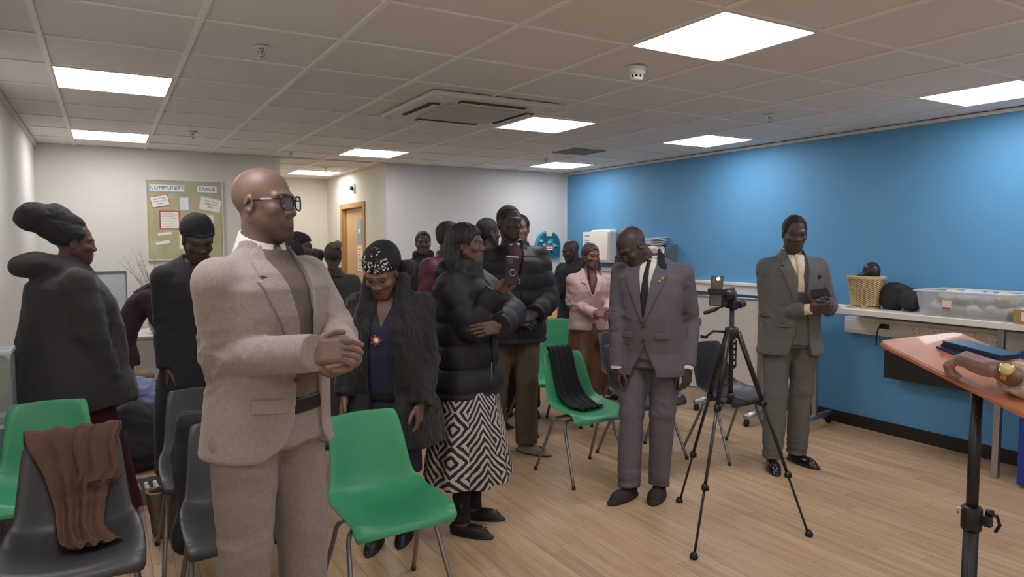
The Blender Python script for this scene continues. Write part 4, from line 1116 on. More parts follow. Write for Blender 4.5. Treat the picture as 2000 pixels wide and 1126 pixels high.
        xs = [p[0] * s.k for p in poly]; zs = [p[1] * s.k for p in poly]
        ys = A[:, 2].max() + A[:, 4].max() + .08
        lo = np.array([min(xs), -.02 if not back else -ys, min(zs)]); hi = np.array([max(xs), ys if not back else .02, max(zs)])
        return sdf_obj(name, Shape().add((fn, lo, hi), 0), h, m, parent or s.root, wr, col=col)
    def trousers(s, m, r=(.098, .075, .068), hemz=.055, h=.009, off=.012, wr=None, top=1.02, col=None, name='trousers'):
        g = Shape(); k = s.k; g.add(loft(s.st(.86, top), 2.3, .02, off * k), .02)
        for sd, l in s.legs.items():
            g.add(cone(l['hip'] - np.array([0, 0, .03]), l['kn'], r[0] * k, r[1] * k), .035)
            bt = l['an'] + (l['an'] - l['kn']) / np.linalg.norm(l['an'] - l['kn']) * .02
            g.add(cone(l['kn'], bt, r[1] * k, r[2] * k, cutb=True), .015)
        g.clip(prism([(-9, hemz * k), (9, hemz * k), (9, 9), (-9, 9)]))
        wr = [(.004, 3.5, (1.5, 1.5, .5))]
        for l in s.legs.values(): wr += [(.007, 5, (.8, .8, 1.3), l['kn'], .12), (.008, 6, (.5, .5, 1.8), l['an'] + np.array([0, 0, .03]), .09), (.007, 5, (1, 1, 1.2), l['hip'] - np.array([0, -.05, .12]), .12)]
        o = sdf_obj(name, g, h, m, s.root, wr, col=col); s.parts.append(o); return o
    def shoes(s, m, L=.285, wd=.047, high=.075, h=.006, sole=None, name='shoe'):
        for sd, l in s.legs.items():
            k = s.k; t = l['yaw']; Mx = Matrix.Translation((l['an'][0], l['an'][1], 0)) @ Matrix.Rotation(math.radians(t), 4, 'Z')
            g = Shape()
            g.add(ell((0, -.02 * k, .035), (wd * .75, .055, high * .75)), .02)
            g.add(ell((0, .075 * k, .026), (wd, L * .36, .040)), .03)
            g.add(ell((0, .06 * k, .012), (wd * 1.02, L * .52, .022)), .01)
            g.clip(prism([(-9, .002), (9, .002), (9, 9), (-9, 9)]))
            o = sdf_obj(name, g, h, m, s.root, Mx=Mx)
            sl_ = Shape().add(ell((0, .06 * k, .008), (wd * 1.07, L * .535, .020)), 0).clip(prism([(-9, .0005), (9, .0005), (9, .014), (-9, .014)]))
            sdf_obj('sole', sl_, .006, sole or m_black, o)
        return s
    def hshape(s, name, sh, m, h=.006, wr=None, col=None, bounds=None, parent=None):
        """a shape in head space"""
        return sdf_obj(name, sh, h, m, parent or s.root, wr, Mx=s.HM, col=col, bounds=bounds)
    def collar(s, name, m, r0=.062, z0=1.455, z1=1.515, drop=.035, tilt=.25, gap=.012, th=.0035, h=.0035, flare=.012, yo=.0):
        k = s.k; ox, oy = s.off(1.5 * k); cx, cy = ox, oy - .012 * k + yo
        def fn(x, y, z):
            a = x - cx; b = y - cy; f = np.clip(b / (r0 * k), -1, 1)
            zt = (z1 - tilt * .1 * np.clip(f, -1, 1)) * k; zb = (z0 - drop * np.clip(f, 0, 1) ** 2) * k
            t = np.clip((zt - z) / (.05 * k), 0, 2); R = r0 * k + flare * t
            d = np.abs(np.sqrt(a * a + b * b) - R) - th
            d = np.maximum(d, np.maximum(z - zt, zb - z) * .8)
            gp = gap * k + np.clip(zt - z, 0, 1) * .55
            return np.maximum(d, np.where(b > 0, gp - np.abs(a), -9.))
        R = r0 * k + .04
        sh = Shape().add((fn, np.array([cx - R, cy - R, (z0 - drop - .01) * k]), np.array([cx + R, cy + R, (z1 + .03) * k])), 0)
        return sdf_obj(name, sh, h, m, s.root)
    def button(s, m, pts, st=None, off=.03, r=.008, parent=None):
        st = st or s.st(.6, 1.52)
        for x, z in pts:
            x, z = x * s.k, z * s.k
            A = np.array(st); cx, cy, rx, ry = [np.interp(z, A[:, 0], A[:, i]) for i in (1, 2, 3, 4)]; rx += off * s.k; ry += off * s.k
            y = cy + ry * (1 - min(.99, abs((x - cx) / rx)) ** 2.3) ** (1 / 2.3)
            MB().lathe([(r, 0), (r, .003), (r * .6, .004)], (0, 0, 0), 12, Matrix.Translation((x, y, z)) @ Matrix.Rotation(-math.pi / 2, 4, 'X')).build('button', m, parent or s.root)
_eye = []
def eye_me():
    if not _eye:
        mb = MB(); n = 16; pr = []
        for k in range(11): a = math.pi * k / 10; pr.append((.0125 * math.sin(a) + 1e-5, .0125 * math.cos(a)))
        mb.lathe(pr, (0, 0, 0), n, Matrix.Rotation(-math.pi / 2, 4, 'X')); me = mb.mesh('eye')
        v = np.array([x.co for x in me.vertices]); c = np.ones((len(v), 4)); c[:, :3] = lin('b9aca0')
        rr_ = np.hypot(v[:, 0], v[:, 2]); f = v[:, 1] > 0
        c[(rr_ < .0075) & f, :3] = lin('1c100c')
        a = me.color_attributes.new('col', 'FLOAT_COLOR', 'POINT'); a.data.foreach_set('color', c.astype(np.float32).ravel()); me.materials.append(m_eye); _eye.append(me)
    return _eye[0]
HLINE = [(.096, .098), (.052, .078), (.048, .02), (.040, -.012), (.020, -.012), (.004, .015), (-.028, .01), (-.034, -.05), (-.06, -.075), (-.25, -.085), (-.25, .4), (.25, .4), (.25, .086)]
def hair_short(s, m, t=.0035, line=HLINE, h=.005, name='hair', w=1., amp=.0015):
    w = s.head.get('w', 1.)
    sh = Shape().add(ell((0, -.014, .030), (.074 * w + t, .095 + t, .085 + t)), 0).add(ell((0, -.03, -.02), (.062 * w + t, .07 + t, .06 + t)), .02).clip(prism(line, ax='yz'))
    return s.hshape(name, sh, m, h, [(amp, 30, (1, 1, 1))])
m_hair = mat('black_hair', '1c1817', .7, bump=.8, scale=120)
def flo_pt(s, px, py, z=.08):
    v = s.Mi @ PZ(px, py, z); return (v.x / s.k, v.y / s.k + .03)
m_beige = mat('beige_linen', '968980', .85, bump=.22, scale=280, var=.11, vscale=110, sheen=.2, stretch=(1, 1, .7))
m_sweat = mat('taupe_knit', '70625b', .9, bump=.3, scale=260)
m_shirt = mat('white_shirt', 'e6e2d8', .75)
m_belt = mat('black_belt', '1a1817', .4)
m_sole = mat('shoe_sole', '181615', .6)
m_brbtn = mat('brown_button', '4a3a30', .4)
m_puff = mat('black_puffer', '1d1c20', .6, bump=.15, scale=25, spec=.4)
m_coat = mat('black_wool', '242326', .9, bump=.2, scale=120, sheen=.1)
m_bshoe = mat('black_shoe', '16130f', .25, coat=.4)
NW = [(.0035, 7, (1, 1, 1))]
FR = [(.004, 6, (1, 1, .7)), (.0022, 14, (1, 1, 2))]
LAP = [(.058, 1.50), (.100, 1.462), (.122, 1.405), (.103, 1.398), (.138, 1.388), (.118, 1.32), (.036, 1.10), (.028, 1.12), (.034, 1.26), (.062, 1.44)]
mir = lambda P_: [(-x, z) for x, z in P_]
def lapels(s, m, poly, off, **kw):
    for P_ in (poly, mir(poly)): s.patch('lapel', m, P_, off, .0042, s.parts[-1] if False else None, .0042, **kw)

# the man in beige in front
s = Person('man in beige linen suit, taupe sweater and black glasses, hands clasped, in front', 519, 2.42, 42, 1.855, dict(skin='7b6254', stubble=.12, beard=.75, eyes='open', w=1.03, gaze=-10), build=1.17, belly=.012)
s.arm('R', ('p', 432, 700, -.12), ('p', 602, 688, -.30), hd=('s', .95, .02, .1), pn=('s', .1, -.5, -.9), curl=(20, 25, 29, 33), thumb=8, spread=.0)
s.arm('L', ('p', 660, 648, .06), ('p', 676, 712, -.16), hd=('s', -.75, -.10, .5), pn=('s', -.1, .95, .25), curl=(48, 46, 44, 42), thumb=20)
s.stand((.125, .02), (-.115, .06), -14, 14).setup_head(face=59, pitch=-1, shift=(.012, -.002, .0)).body(.0026, .012, .0022)
s.trousers(mat('beige_linen_trousers', '8e8279', .85, bump=.22, scale=280, var=.11, vscale=110, stretch=(1, 1, .7)), (.108, .084, .078), h=.0065)
s.garment('sweater', m_sweat, .012, 1.0, 1.48, sleeves=False, h=.006, wr=[(.003, 6, (1, 1, 1))])
s.garment('belt', m_belt, .020, .970, 1.005, sleeves=False, h=.005)
OP = [(.066, 1.56), (.058, 1.44), (.040, 1.27), (.034, 1.1), (.040, .93), (.075, .875), (.15, .835), (.15, .6), (-.15, .6), (-.12, .83), (-.085, .88), (-.075, 1.0), (-.055, 1.2), (-.05, 1.3), (-.058, 1.44), (-.066, 1.56)]
jk = s.garment('jacket', m_beige, .026, .842, 1.50, (.072, .062, .054), OP, .0062, [(.003, 3.5, (1.2, 1.2, .6))], flare=.0, depth=.05, shoulder=.066, cuff=-.07)
for P_ in (LAP, mir(LAP)): s.patch('lapel', m_beige, P_, .031, .0055, jk, .0034)
s.patch('pocket_flap', m_beige, [(.075, 1.02), (.172, 1.03), (.172, .985), (.075, .975)], .030, .004, jk, .004)
s.patch('breast_pocket', m_beige, [(-.075, 1.29), (-.14, 1.30), (-.14, 1.28), (-.075, 1.27)], .033, .004, jk, .004)
s.button(m_brbtn, [(.052, 1.075)], off=.034, parent=jk)
s.collar('shirt_collar', m_shirt, .067, 1.44, 1.525, .06, .25, .010, .0035, .003, .016)
aR = s.arms['R']
for t_ in (.10, .145, .19, .235):
    q = aR['w'] + (aR['e'] - aR['w']) * t_; q = q + s.vec(('s', 0, -.75, .66)) * .056
    MB().lathe([(.007, 0), (.007, .003)], (0, 0, 0), 10, Matrix.Translation(q) @ Vector(s.vec(('s', 0, -.75, .66))).to_track_quat('Z', 'Y').to_matrix().to_4x4()).build('cuff_button', m_brbtn, jk)
s.shoes(m_bshoe, wd=.05)
# glasses
def glasses(s, m, rim=.0028, wl=.027, hl=.021, lens=True, sq=3.2, accent=None):
    fr = MB(); 
    for g in (-1, 1):
        pts = []
        for k in range(24):
            a = 2 * math.pi * k / 24; cx_, sx_ = math.cos(a), math.sin(a)
            x = wl * math.copysign(abs(cx_) ** (2 / sq), cx_); z = hl * math.copysign(abs(sx_) ** (2 / sq), sx_)
            pts.append((g * .0335 + x, .1005 - abs(x + g * .0335) ** 2 * 3.2 + .004, -.003 + z))
        fr.tube(pts, rim, 7, closed=True)
        fr.tube([(g * .060, .092, .008), (g * .073, .080, .009), (g * .079, .03, .006), (g * .080, -.005, .004), (g * .080, -.022, -.012)], rim * .9, 6)
    fr.tube([(-.008, .107, .004), (0, .110, .007), (.008, .107, .004)], rim, 6)
    o = fr.build('glasses', m, s.root); o.matrix_local = s.HM
    if lens:
        for g in (-1, 1):
            pts = [(g * .0335 + wl * .95 * math.copysign(abs(math.cos(a)) ** (2 / sq), math.cos(a)), 0, -.003 + hl * .95 * math.copysign(abs(math.sin(a)) ** (2 / sq), math.sin(a))) for a in [2 * math.pi * k / 24 for k in range(24)]]
            pts = [(x, .1045 - x * x * 3.2, z) for x, y, z in pts]
            MB().slab(pts, (0, -.0012, 0)).build('lens', m_lens, o)
    if accent:
        for g in (-1, 1): MB().box((-.0017, -.018, -.0028), (.0017, .018, .0028), Matrix.Translation((g * .0795, .052, .0085)) @ Matrix.Rotation(g * .10, 4, 'Z')).build('temple_plate', accent, o)
m_lens = mat('lens_clear', '8a97a0', .05, coat=.3); m_lens.node_tree.nodes['Principled BSDF'].inputs['Alpha'].default_value = .16
m_frame = mat('black_acetate', '14131a', .3)
glasses(s, m_frame, .0030, .028, .022, accent=mat('silver_plate', 'd8d2c8', .3, .6))

# man in grey suit looking down
def suit_arms_hands(): pass
m_greyS = mat('mauve_grey_suit', '615b60', .85, bump=.15, scale=250, var=.07, vscale=40)
m_blk = mat('black_tie', '141318', .6)
s = Person('bald man in grey two-button suit and black tie looking down beside the tripod', 1272, 4.40, -14, 1.76, dict(skin='4b3b39', stubble=.1, eyes='down', w=1.02), build=1.14, belly=.02, shw=.01)
s.arm('R', ('p', 1207, 625, .0), ('p', 1204, 716, -.03), hd=('s', .02, -1, .05), pn=('s', .8, 0, -.5), curl=(24, 28, 32, 36), thumb=40)
s.arm('L', ('p', 1350, 625, .02), ('p', 1343, 718, -.10), hd=('s', -.05, -1, .1), pn=('s', -.7, 0, -.7), curl=(26, 30, 34, 38), thumb=40)
s.stand(flo_pt(s, 1228, 945), flo_pt(s, 1287, 942), -18, 2, kR=None).setup_head(face=-52, pitch=42, roll=4, shift=(.02, .0, -.015), scale=1.03).body(.004, .013, .003)
s.trousers(m_greyS, (.104, .079, .067), .045, .0075)
s.garment('shirt', m_shirt, .010, 1.0, 1.48, sleeves=False, h=.008)
OP = [(.060, 1.56), (.055, 1.45), (.004, 1.105), (-.004, 1.105), (-.055, 1.45), (-.060, 1.56)]
TAIL = [(-.001, .96), (.02, .90), (.075, .795), (.09, .6), (-.09, .6), (-.075, .795), (-.02, .90)]
jk = s.garment('jacket', m_greyS, .026, .77, 1.50, (.066, .057, .050), OP, .0075, [(.003, 3.5, (1.2, 1.2, .6))], flare=.02, depth=.045, shoulder=.062, cuff=.02, cuts=[(s.front(TAIL, .05, .028, s.st(.77, 1.5, .02)), .004)])
LP2 = [(.055, 1.50), (.095, 1.465), (.118, 1.415), (.098, 1.405), (.132, 1.392), (.112, 1.32), (.006, 1.09), (.0, 1.10), (.050, 1.43)]
for P_ in (LP2, mir(LP2)): s.patch('lapel', m_greyS, P_, .0335, .0042, jk, .005)
s.patch('velvet_collar', mat('navy_velvet', '1a1d2b', .9), [(-.050, 1.55), (-.10, 1.475), (-.118, 1.418), (-.075, 1.425), (-.05, 1.47)], .037, .005, jk, .005)
for P_ in ([(.07, 1.03), (.155, 1.035), (.155, .995), (.07, .99)], [(-.07, 1.03), (-.155, 1.035), (-.155, .995), (-.07, .99)]): s.patch('pocket_flap', m_greyS, P_, .032, .004, jk, .005)
s.button(m_slot, [(.0, 1.075), (.0, .985)], off=.029, r=.010, parent=jk)
s.patch('tie', m_blk, [(-.016, 1.475), (.016, 1.475), (.012, 1.44), (.030, 1.20), (.018, 1.10), (-.018, 1.10), (-.030, 1.20), (-.012, 1.44)], .016, .005, None, .005)
s.collar('shirt_collar', m_shirt, .066, 1.445, 1.52, .045, .25, .012)
s.button(mat('gold_pin', 'c8b27a', .3, .8), [(-.105, 1.365), (-.09, 1.345)], off=.040, r=.009, parent=jk)
for sd in 'RL':
    a = s.arms[sd]; sdf_obj('shirt_cuff', Shape().add(cone(a['w'] + (a['e'] - a['w']) * .12, a['w'] + a['hd'] * .012, .040, .038, cutb=True), 0), .005, m_shirt, s.root)
s.shoes(mat('brown_suede', '2c211c', .8), wd=.052, sole=m_sole)
glasses(s, m_frame, .0012, .025, .017, True)

# man in grey suit at right with phone
m_greyT = mat('warm_grey_suit', '62605c', .85, bump=.15, scale=250, var=.06, vscale=40)
s = Person('man in grey suit with cream tie holding a phone by the blue wall', 1546, 4.92, 24, 1.785, dict(skin='51413b', stubble=.0, eyes='down', w=1.0, beard=.15), build=1.06, belly=.015, shw=.005)
s.arm('R', ('p', 1499, 612, .02), ('p', 1583, 603, -.25), hd=('s', .9, .1, .1), pn=('s', .2, .5, -.8), curl=(40, 42, 44, 46), thumb=30)
s.arm('L', ('p', 1618, 600, .02), ('p', 1612, 592, -.22), hd=('s', -.8, .15, .35), pn=('s', .0, .9, .2), curl=(30, 32, 34, 38), thumb=20)
s.stand(flo_pt(s, 1508, 890), flo_pt(s, 1556, 880), -14, 22).setup_head(face=14, pitch=12, shift=(0, 0, 0), scale=1.0).body(.004, .013, .003)
s.trousers(m_greyT, (.098, .078, .068), .045, .0075)
s.garment('waistcoat', m_greyT, .012, 1.0, 1.44, sleeves=False, h=.008, open_=[(.05, 1.6), (.045, 1.42), (.0, 1.24), (-.045, 1.42), (-.05, 1.6)], depth=.03)
s.garment('shirt', mat('cream_shirt', 'e2d3bd', .75), .004, 1.05, 1.475, sleeves=False, h=.007)
OP = [(.060, 1.56), (.055, 1.45), (.020, 1.12), (.03, .95), (.07, .83), (.12, .74), (.12, .6), (-.12, .6), (-.08, .80), (-.055, 1.0), (-.035, 1.2), (-.055, 1.45), (-.060, 1.56)]
jk = s.garment('jacket', m_greyT, .026, .80, 1.50, (.066, .057, .050), OP, .0075, [(.003, 3.5, (1.2, 1.2, .6))], flare=.02, depth=.045, shoulder=.062, cuff=.08)
for P_ in (LAP, mir(LAP)): s.patch('lapel', m_greyT, P_, .0335, .0042, jk, .005)
s.patch('pocket', m_greyT, [(.07, 1.0), (.155, 1.005), (.155, .985), (.07, .98)], .032, .004, jk, .005)
s.patch('pocket_square', m_blk, [(-.10, 1.33), (-.13, 1.345), (-.155, 1.325), (-.13, 1.31)], .036, .004, jk, .005)
s.patch('tie', mat('cream_tie', 'd3bfa8', .6), [(-.016, 1.475), (.016, 1.475), (.012, 1.44), (.028, 1.22), (-.028, 1.22), (-.012, 1.44)], .010, .005, None, .005)
s.collar('shirt_collar', mat('cream_shirt', 'e2d3bd', .75), .060, 1.45, 1.52, .04, .25, .012)
a = s.arms['R']; sdf_obj('shirt_cuff', Shape().add(cone(a['w'] + (a['e'] - a['w']) * .22, a['w'] + a['hd'] * .008, .039, .036, cutb=True), 0), .005, mat('cream_shirt', 'e2d3bd', .75), s.root)
s.shoes(m_bshoe, wd=.047)
hair_short(s, m_hair, .005)
q = P(1598, 573, 4.70); t = thing('phone', 'black phone held in both hands of the man in grey at the blue wall', 'phone', q); t.matrix_local = axes(q, Vector(RGT) * .95 + Vector((0, 0, .12)), Vector((0, 0, 1)) - Vector(FWD) * .9)
MB().box((-.075, -.038, -.005), (.075, .038, .005)).build('case', m_blkm, t, .003)
MB().box((-.071, -.035, .005), (.071, .035, .0056)).build('screen', mat('phone_screen_dark', '1a1a1e', .1, coat=1.), t)

# woman filming with phone
HB_ = [(.004, 5, (1, 1, 1))]
s = Person('woman in black puffer jacket and patterned skirt filming with a phone', 910, 4.02, 62, 1.705, dict(skin='664d42', fem=True, eyes='open', w=.96, lip=(.8, .5, .5)), build=1.04)
s.arm('R', ('p', 925, 640, -.20), ('p', 968, 572, -.22), hd=('s', .62, .75, .1), pn=('s', .7, .1, .45), curl=(34, 30, 28, 30), thumb=15)
s.arm('L', ('p', 1002, 612, .0), ('p', 976, 636, -.26), hd=('s', -.9, -.15, .2), pn=('s', -.1, -.2, -.9), curl=(14, 16, 20, 22))
s.stand(flo_pt(s, 902, 1015), flo_pt(s, 925, 985), 4, 14).setup_head(face=72, pitch=-2, shift=(0, 0, -.01)).body(.0036, .013, .003)
s.trousers(mat('black_tights', '141214', .85), (.085, .062, .050), .03, .008, wr=[], name='tights')
def skirt(s, m, top, hem, off, flare, waves=9, amp=.10, h=.008, name='skirt', attrs=None, wr=None, cx=0, cy=0, ph=0):
    k = s.k; st = [(hem * k, cx * k, cy * k, (.15 + flare) * k, (.12 + flare) * k), ((hem * .6 + top * .4) * k, cx * k * .6, cy * k * .6, (.165 + flare * .62) * k, (.125 + flare * .62) * k), (.95 * k, 0, 0, .168 * k, .118 * k), (top * k, 0, 0, .150 * k, .108 * k)]
    A = np.array(sorted(st)); g = Shape().add(loft(st, 2.1, .008, off * k, (waves, amp, .9 * k, ph)), 0)
    # hollow underneath
    g.sub(loft([(hem * k - .05, cx * k, cy * k, A[0][3] - .014, A[0][4] - .014), (hem * k + .05, cx * k, cy * k, A[0][3] - .03, A[0][4] - .03)], 2.1, .01, off * k, (waves, amp, .9 * k, ph)), .002)
    at = (lambda v: dict(pu=np.arctan2(v[:, 1], v[:, 0]), pz=v[:, 2])) if attrs else None
    o = sdf_obj(name, g, h, m, s.root, wr or [(.004, 6, (1, 1, .5))], attrs=at); s.parts.append(o); return o
def ikat():
    m = bpy.data.materials.new('black_white_ikat'); m.use_nodes = True; n = m.node_tree; N = n.nodes; L = n.links; b = N['Principled BSDF']
    def at(a): q = N.new('ShaderNodeAttribute'); q.attribute_name = a; return q.outputs['Fac']
    def mth(op, a, b_=None, c_=None):
        q = N.new('ShaderNodeMath'); q.operation = op
        for i, v in enumerate((a, b_, c_)):
            if v is None: continue
            if isinstance(v, (int, float)): q.inputs[i].default_value = v
            else: L.new(v, q.inputs[i])
        return q.outputs[0]
    u = mth('MULTIPLY', at('pu'), 12 / 6.2832); z = mth('MULTIPLY', at('pz'), 6.0)
    nz = N.new('ShaderNodeTexNoise'); nz.inputs['Scale'].default_value = 22; tc = N.new('ShaderNodeTexCoord'); L.new(tc.outputs['Object'], nz.inputs['Vector'])
    wob = mth('MULTIPLY', mth('SUBTRACT', nz.outputs['Fac'], .5), .16)
    fu = mth('ABSOLUTE', mth('SUBTRACT', mth('FRACT', u), .5)); fz = mth('ABSOLUTE', mth('SUBTRACT', mth('FRACT', z), .5))
    # every other strip is a chevron
    par = mth('GREATER_THAN', mth('FRACT', mth('MULTIPLY', mth('FLOOR', u), .5)), .25)
    dia = mth('ADD', mth('ADD', fu, fz), wob); chev = mth('ADD', mth('ADD', mth('MULTIPLY', fu, 1.3), mth('MULTIPLY', z, 1.0)), wob)
    mixv = mth('ADD', mth('MULTIPLY', dia, mth('SUBTRACT', 1.0, par)), mth('MULTIPLY', chev, par))
    st = mth('SINE', mth('MULTIPLY', mixv, 6.2832 * 4.0))
    cr = N.new('ShaderNodeValToRGB'); cr.color_ramp.elements[0].position = .48; cr.color_ramp.elements[0].color = lin('1f1c1c') + (1,); cr.color_ramp.elements[1].position = .60; cr.color_ramp.elements[1].color = lin('b3aca4') + (1,)
    L.new(mth('ADD', mth('MULTIPLY', st, .5), .5), cr.inputs[0]); L.new(cr.outputs[0], b.inputs['Base Color']); b.inputs['Roughness'].default_value = .85
    return m
_am = (s.legs['R']['an'] + s.legs['L']['an']) / 2 / s.k
skirt(s, ikat(), .98, .285, .016, .10, 9, .09, .0065, attrs=True, cx=_am[0] * .8, cy=_am[1] * .8)
jk = s.garment('puffer_jacket', m_puff, .048, .775, 1.50, (.080, .074, .060), None, .008, HB_, flare=.02, puff=.012, pf=.13, shoulder=.078, cuff=-.06, adds=[(ell((0, -.115, 1.42), (.13, .065, .075)), .05), (cone((-.07, .02, 1.46), (.07, .02, 1.46), .045, .045), .05), (cone((.0, .06, 1.44), (.0, .07, 1.40), .04, .04), .03)])
zp = MB().tube([(.075, .20, .82), (.072, .20, .92)], .003, 6).build('pocket_zip', m_alu, jk)
s.patch('front_zip', m_belt, [(-.008, 1.42), (.008, 1.42), (.008, .74), (-.008, .74)], .060, .006, jk, .006)
a = s.arms['L']; sdf_obj('striped_cuff', Shape().add(cone(a['w'] + (a['e'] - a['w']) * .30, a['w'] + (a['e'] - a['w']) * .12, .056, .052, cuta=True, cutb=True), 0), .006, mat('grey_stripe', '6a6c74', .7), jk)
hs = Shape().add(ell((0, -.025, .034), (.088, .112, .098)), 0).add(ell((0, -.075, -.06), (.088, .07, .10)), .04).add(cone((.05, -.06, -.1), (.07, -.09, -.26), .06, .04), .03).add(cone((-.03, -.08, -.1), (-.03, -.13, -.27), .06, .04), .03)
hs.clip(prism([(.100, .064), (.066, .050), (.046, .02), (.030, -.012), (.004, .012), (-.022, .0), (-.022, -.05), (-.005, -.12), (.0, -.3), (-.3, -.3), (-.3, .4), (.3, .4), (.3, .064)], ax='yz'))
s.hshape('hair', hs, mat('braided_hair', '1b1818', .6, bump=1., scale=60, stretch=(1, 1, .3)), .005, [(.003, 22, (1.5, 1.5, .4))])
for k in range(6):
    x = .05 - .02 * k; pts = curve_pts([(x, -.07, -.05), (x * 1.3 + .02, -.10, -.16), (x * 1.3 + .02, -.085, -.30), (x + .03, -.07, -.36)], 5)
    MB().tube(pts, .007, 6).build('braid', m_hair, s.root).matrix_local = s.HM
s.shoes(mat('black_ballet_flat', '141114', .5), L=.245, wd=.040, high=.05, name='ballet_flat')
for o in [c_ for c_ in s.root.children if c_.name.startswith('ballet_flat')]:
    MB().tube([(-.016, .135, .046), (-.008, .14, .056), (0, .135, .048), (.008, .14, .056), (.016, .135, .046)], .004, 6).build('bow', m_bshoe, o)
    MB().lathe([(.006, 0), (.005, .004)], (0, .142, .05), 10).build('bow_stud', m_chrome, o)
q = P(1000, 528, 3.73); t = thing('phone', 'black phone with ring grip raised by the woman in the puffer jacket', 'phone', q); t.matrix_local = axes(q, Vector(RGT) * .85 + Vector(FWD) * .45, -Vector(FWD) + Vector(RGT) * .5) @ Matrix.Rotation(-.06, 4, 'Z')
MB().box((-.037, -.077, -.004), (.037, .077, .004)).build('case', m_blkm, t, .003)
MB().box((-.037, .070, -.0045), (.037, .078, .0046)).build('edge_strip', m_chrome, t)
MB().box((-.030, .035, .004), (-.002, .068, .0065)).build('camera_bump', m_slot, t, .002)
MB().tube([(.017 * math.cos(a), -.012 + .017 * math.sin(a), .007) for a in [2 * math.pi * k / 20 for k in range(20)]], .003, 7, closed=True).build('ring_grip', mat('rose_metal', 'b98f80', .3, .8), t)

# woman in fur coat
m_fur = mat('black_fur', '1a1716', .75, bump=1.2, scale=70, var=.25, vscale=14, sheen=.15, stretch=(1, 1, .35))
m_navyd = mat('navy_dress', '262a42', .75, bump=.1, scale=60)
s = Person('woman in black fur coat and beaded headwrap looking down over the green chair', 760, 3.68, -14, 1.585, dict(skin='785a4e', fem=True, eyes='down', w=1.02, lip=(.8, .45, .42)), build=1.16, belly=.03)
s.hang('R', .03, .05, .10, curl=REST); s.arm('L', ('p', 832, 700, -.02), ('p', 822, 790, -.12), hd=('s', -.05, -1, .15), pn=('s', -.8, 0, -.6))
s.stand((.07, .12), (-.08, 0), 0, 0).setup_head(face=-20, pitch=32, shift=(.01, .0, -.005), scale=1.12).body(.0036, .009, .003)
skirt(s, m_navyd, .98, .42, .01, .02, 7, .05, .009, name='dress_skirt')
s.garment('dress', m_navyd, .012, .90, 1.46, sleeves=False, h=.007, wr=[(.004, 4, (1, 1, 1))], open_=[(.05, 1.6), (.052, 1.42), (.006, 1.27), (-.05, 1.42), (-.05, 1.6)], depth=.03, cuts=[(prism([(.062, 1.6), (.066, 1.36), (.10, 1.26), (.4, 1.2), (.4, 1.6)]), .01), (prism([(-.062, 1.6), (-.066, 1.36), (-.10, 1.26), (-.4, 1.2), (-.4, 1.6)]), .01)], adds=[(ell((.05, .078, 1.17), (.055, .055, .055)), .04), (ell((-.05, .078, 1.17), (.055, .055, .055)), .04)])
OP = [(.05, 1.6), (.050, 1.42), (.075, 1.2), (.075, 1.0), (.09, .7), (.10, .4), (-.10, .4), (-.09, .7), (-.06, 1.0), (-.06, 1.2), (-.045, 1.42), (-.05, 1.6)]
jk = s.garment('fur_coat', m_fur, .045, .62, 1.49, (.082, .076, .070), OP, .008, [(.007, 6, (1.2, 1.2, .4)), (.004, 18, (1.4, 1.4, .5))], flare=.05, depth=.085, shoulder=.075, adds=[(cone((.085, .05, 1.40), (.10, .12, 1.25), .042, .03), .03), (cone((-.085, .05, 1.40), (-.10, .12, 1.25), .042, .03), .03), (cone((-.08, -.04, 1.45), (.08, -.04, 1.45), .05, .05), .03)])
wrp = Shape().add(ell((0, -.030, .052), (.094, .114, .094)), 0).add(ell((0, -.080, .045), (.082, .08, .085)), .03).clip(prism([(.30, .058), (.06, .046), (-.02, .005), (-.05, -.04), (-.3, -.05), (-.3, .4), (.3, .4)], ax='yz'))
wo = s.hshape('headwrap', wrp, mat('black_velvet_wrap', '1d1b1c', .85, bump=.3, scale=40), .005, [(.003, 9, (1, 1, 1))])
r = random.Random(4); me_b = MB().lathe([(.0001, -.003), (.0025, -.002), (.003, 0), (.0025, .002), (.0001, .003)], n=8).mesh('bead'); me_b.materials.append(mat('pearl', 'd9d6d2', .2, .3, coat=1.))
for k in range(110):
    th_ = r.uniform(-.95, .95); ph = r.uniform(.02, .62) if k < 95 else r.uniform(.6, 1.4)
    v = Vector((math.sin(th_) * math.cos(ph) * .0955, -.030 + math.cos(th_) * math.cos(ph) * .1155, .052 + math.sin(ph) * .0955))
    o = link('bead', me_b, None, wo, v); o.scale = [r.choice((.8, 1.1, 1.6))] * 3
bmesh_ = MB()
for k in range(14):
    a = 2 * math.pi * k / 14; L_ = .026 if k % 2 else .02
    bmesh_.tube([(0, 0, 0), (L_ * math.cos(a), .002, L_ * math.sin(a))], .0022, 6).lathe([(.0001, -.004), (.004, 0), (.0001, .004)], (L_ * math.cos(a), .002, L_ * math.sin(a)), 8)
bq = np.array([.022, .222, 1.215]) * s.k
br_ = bmesh_.build('brooch', mat('coral_enamel', 'd96a4c', .35), s.root); br_.location = bq; br_['label'] = 'starburst brooch of white and coral'
MB().lathe([(.014, 0), (.012, .006), (.002, .008)], (0, 0, 0), 12, Matrix.Rotation(-math.pi / 2, 4, 'X')).build('brooch_centre', m_paper, br_)
s.trousers(mat('black_tights', '141214', .85), (.085, .065, .052), .03, .01, wr=[], name='tights')
s.shoes(mat('black_ballet_flat', '141114', .5), L=.25, wd=.042, high=.055, name='flat_shoe')

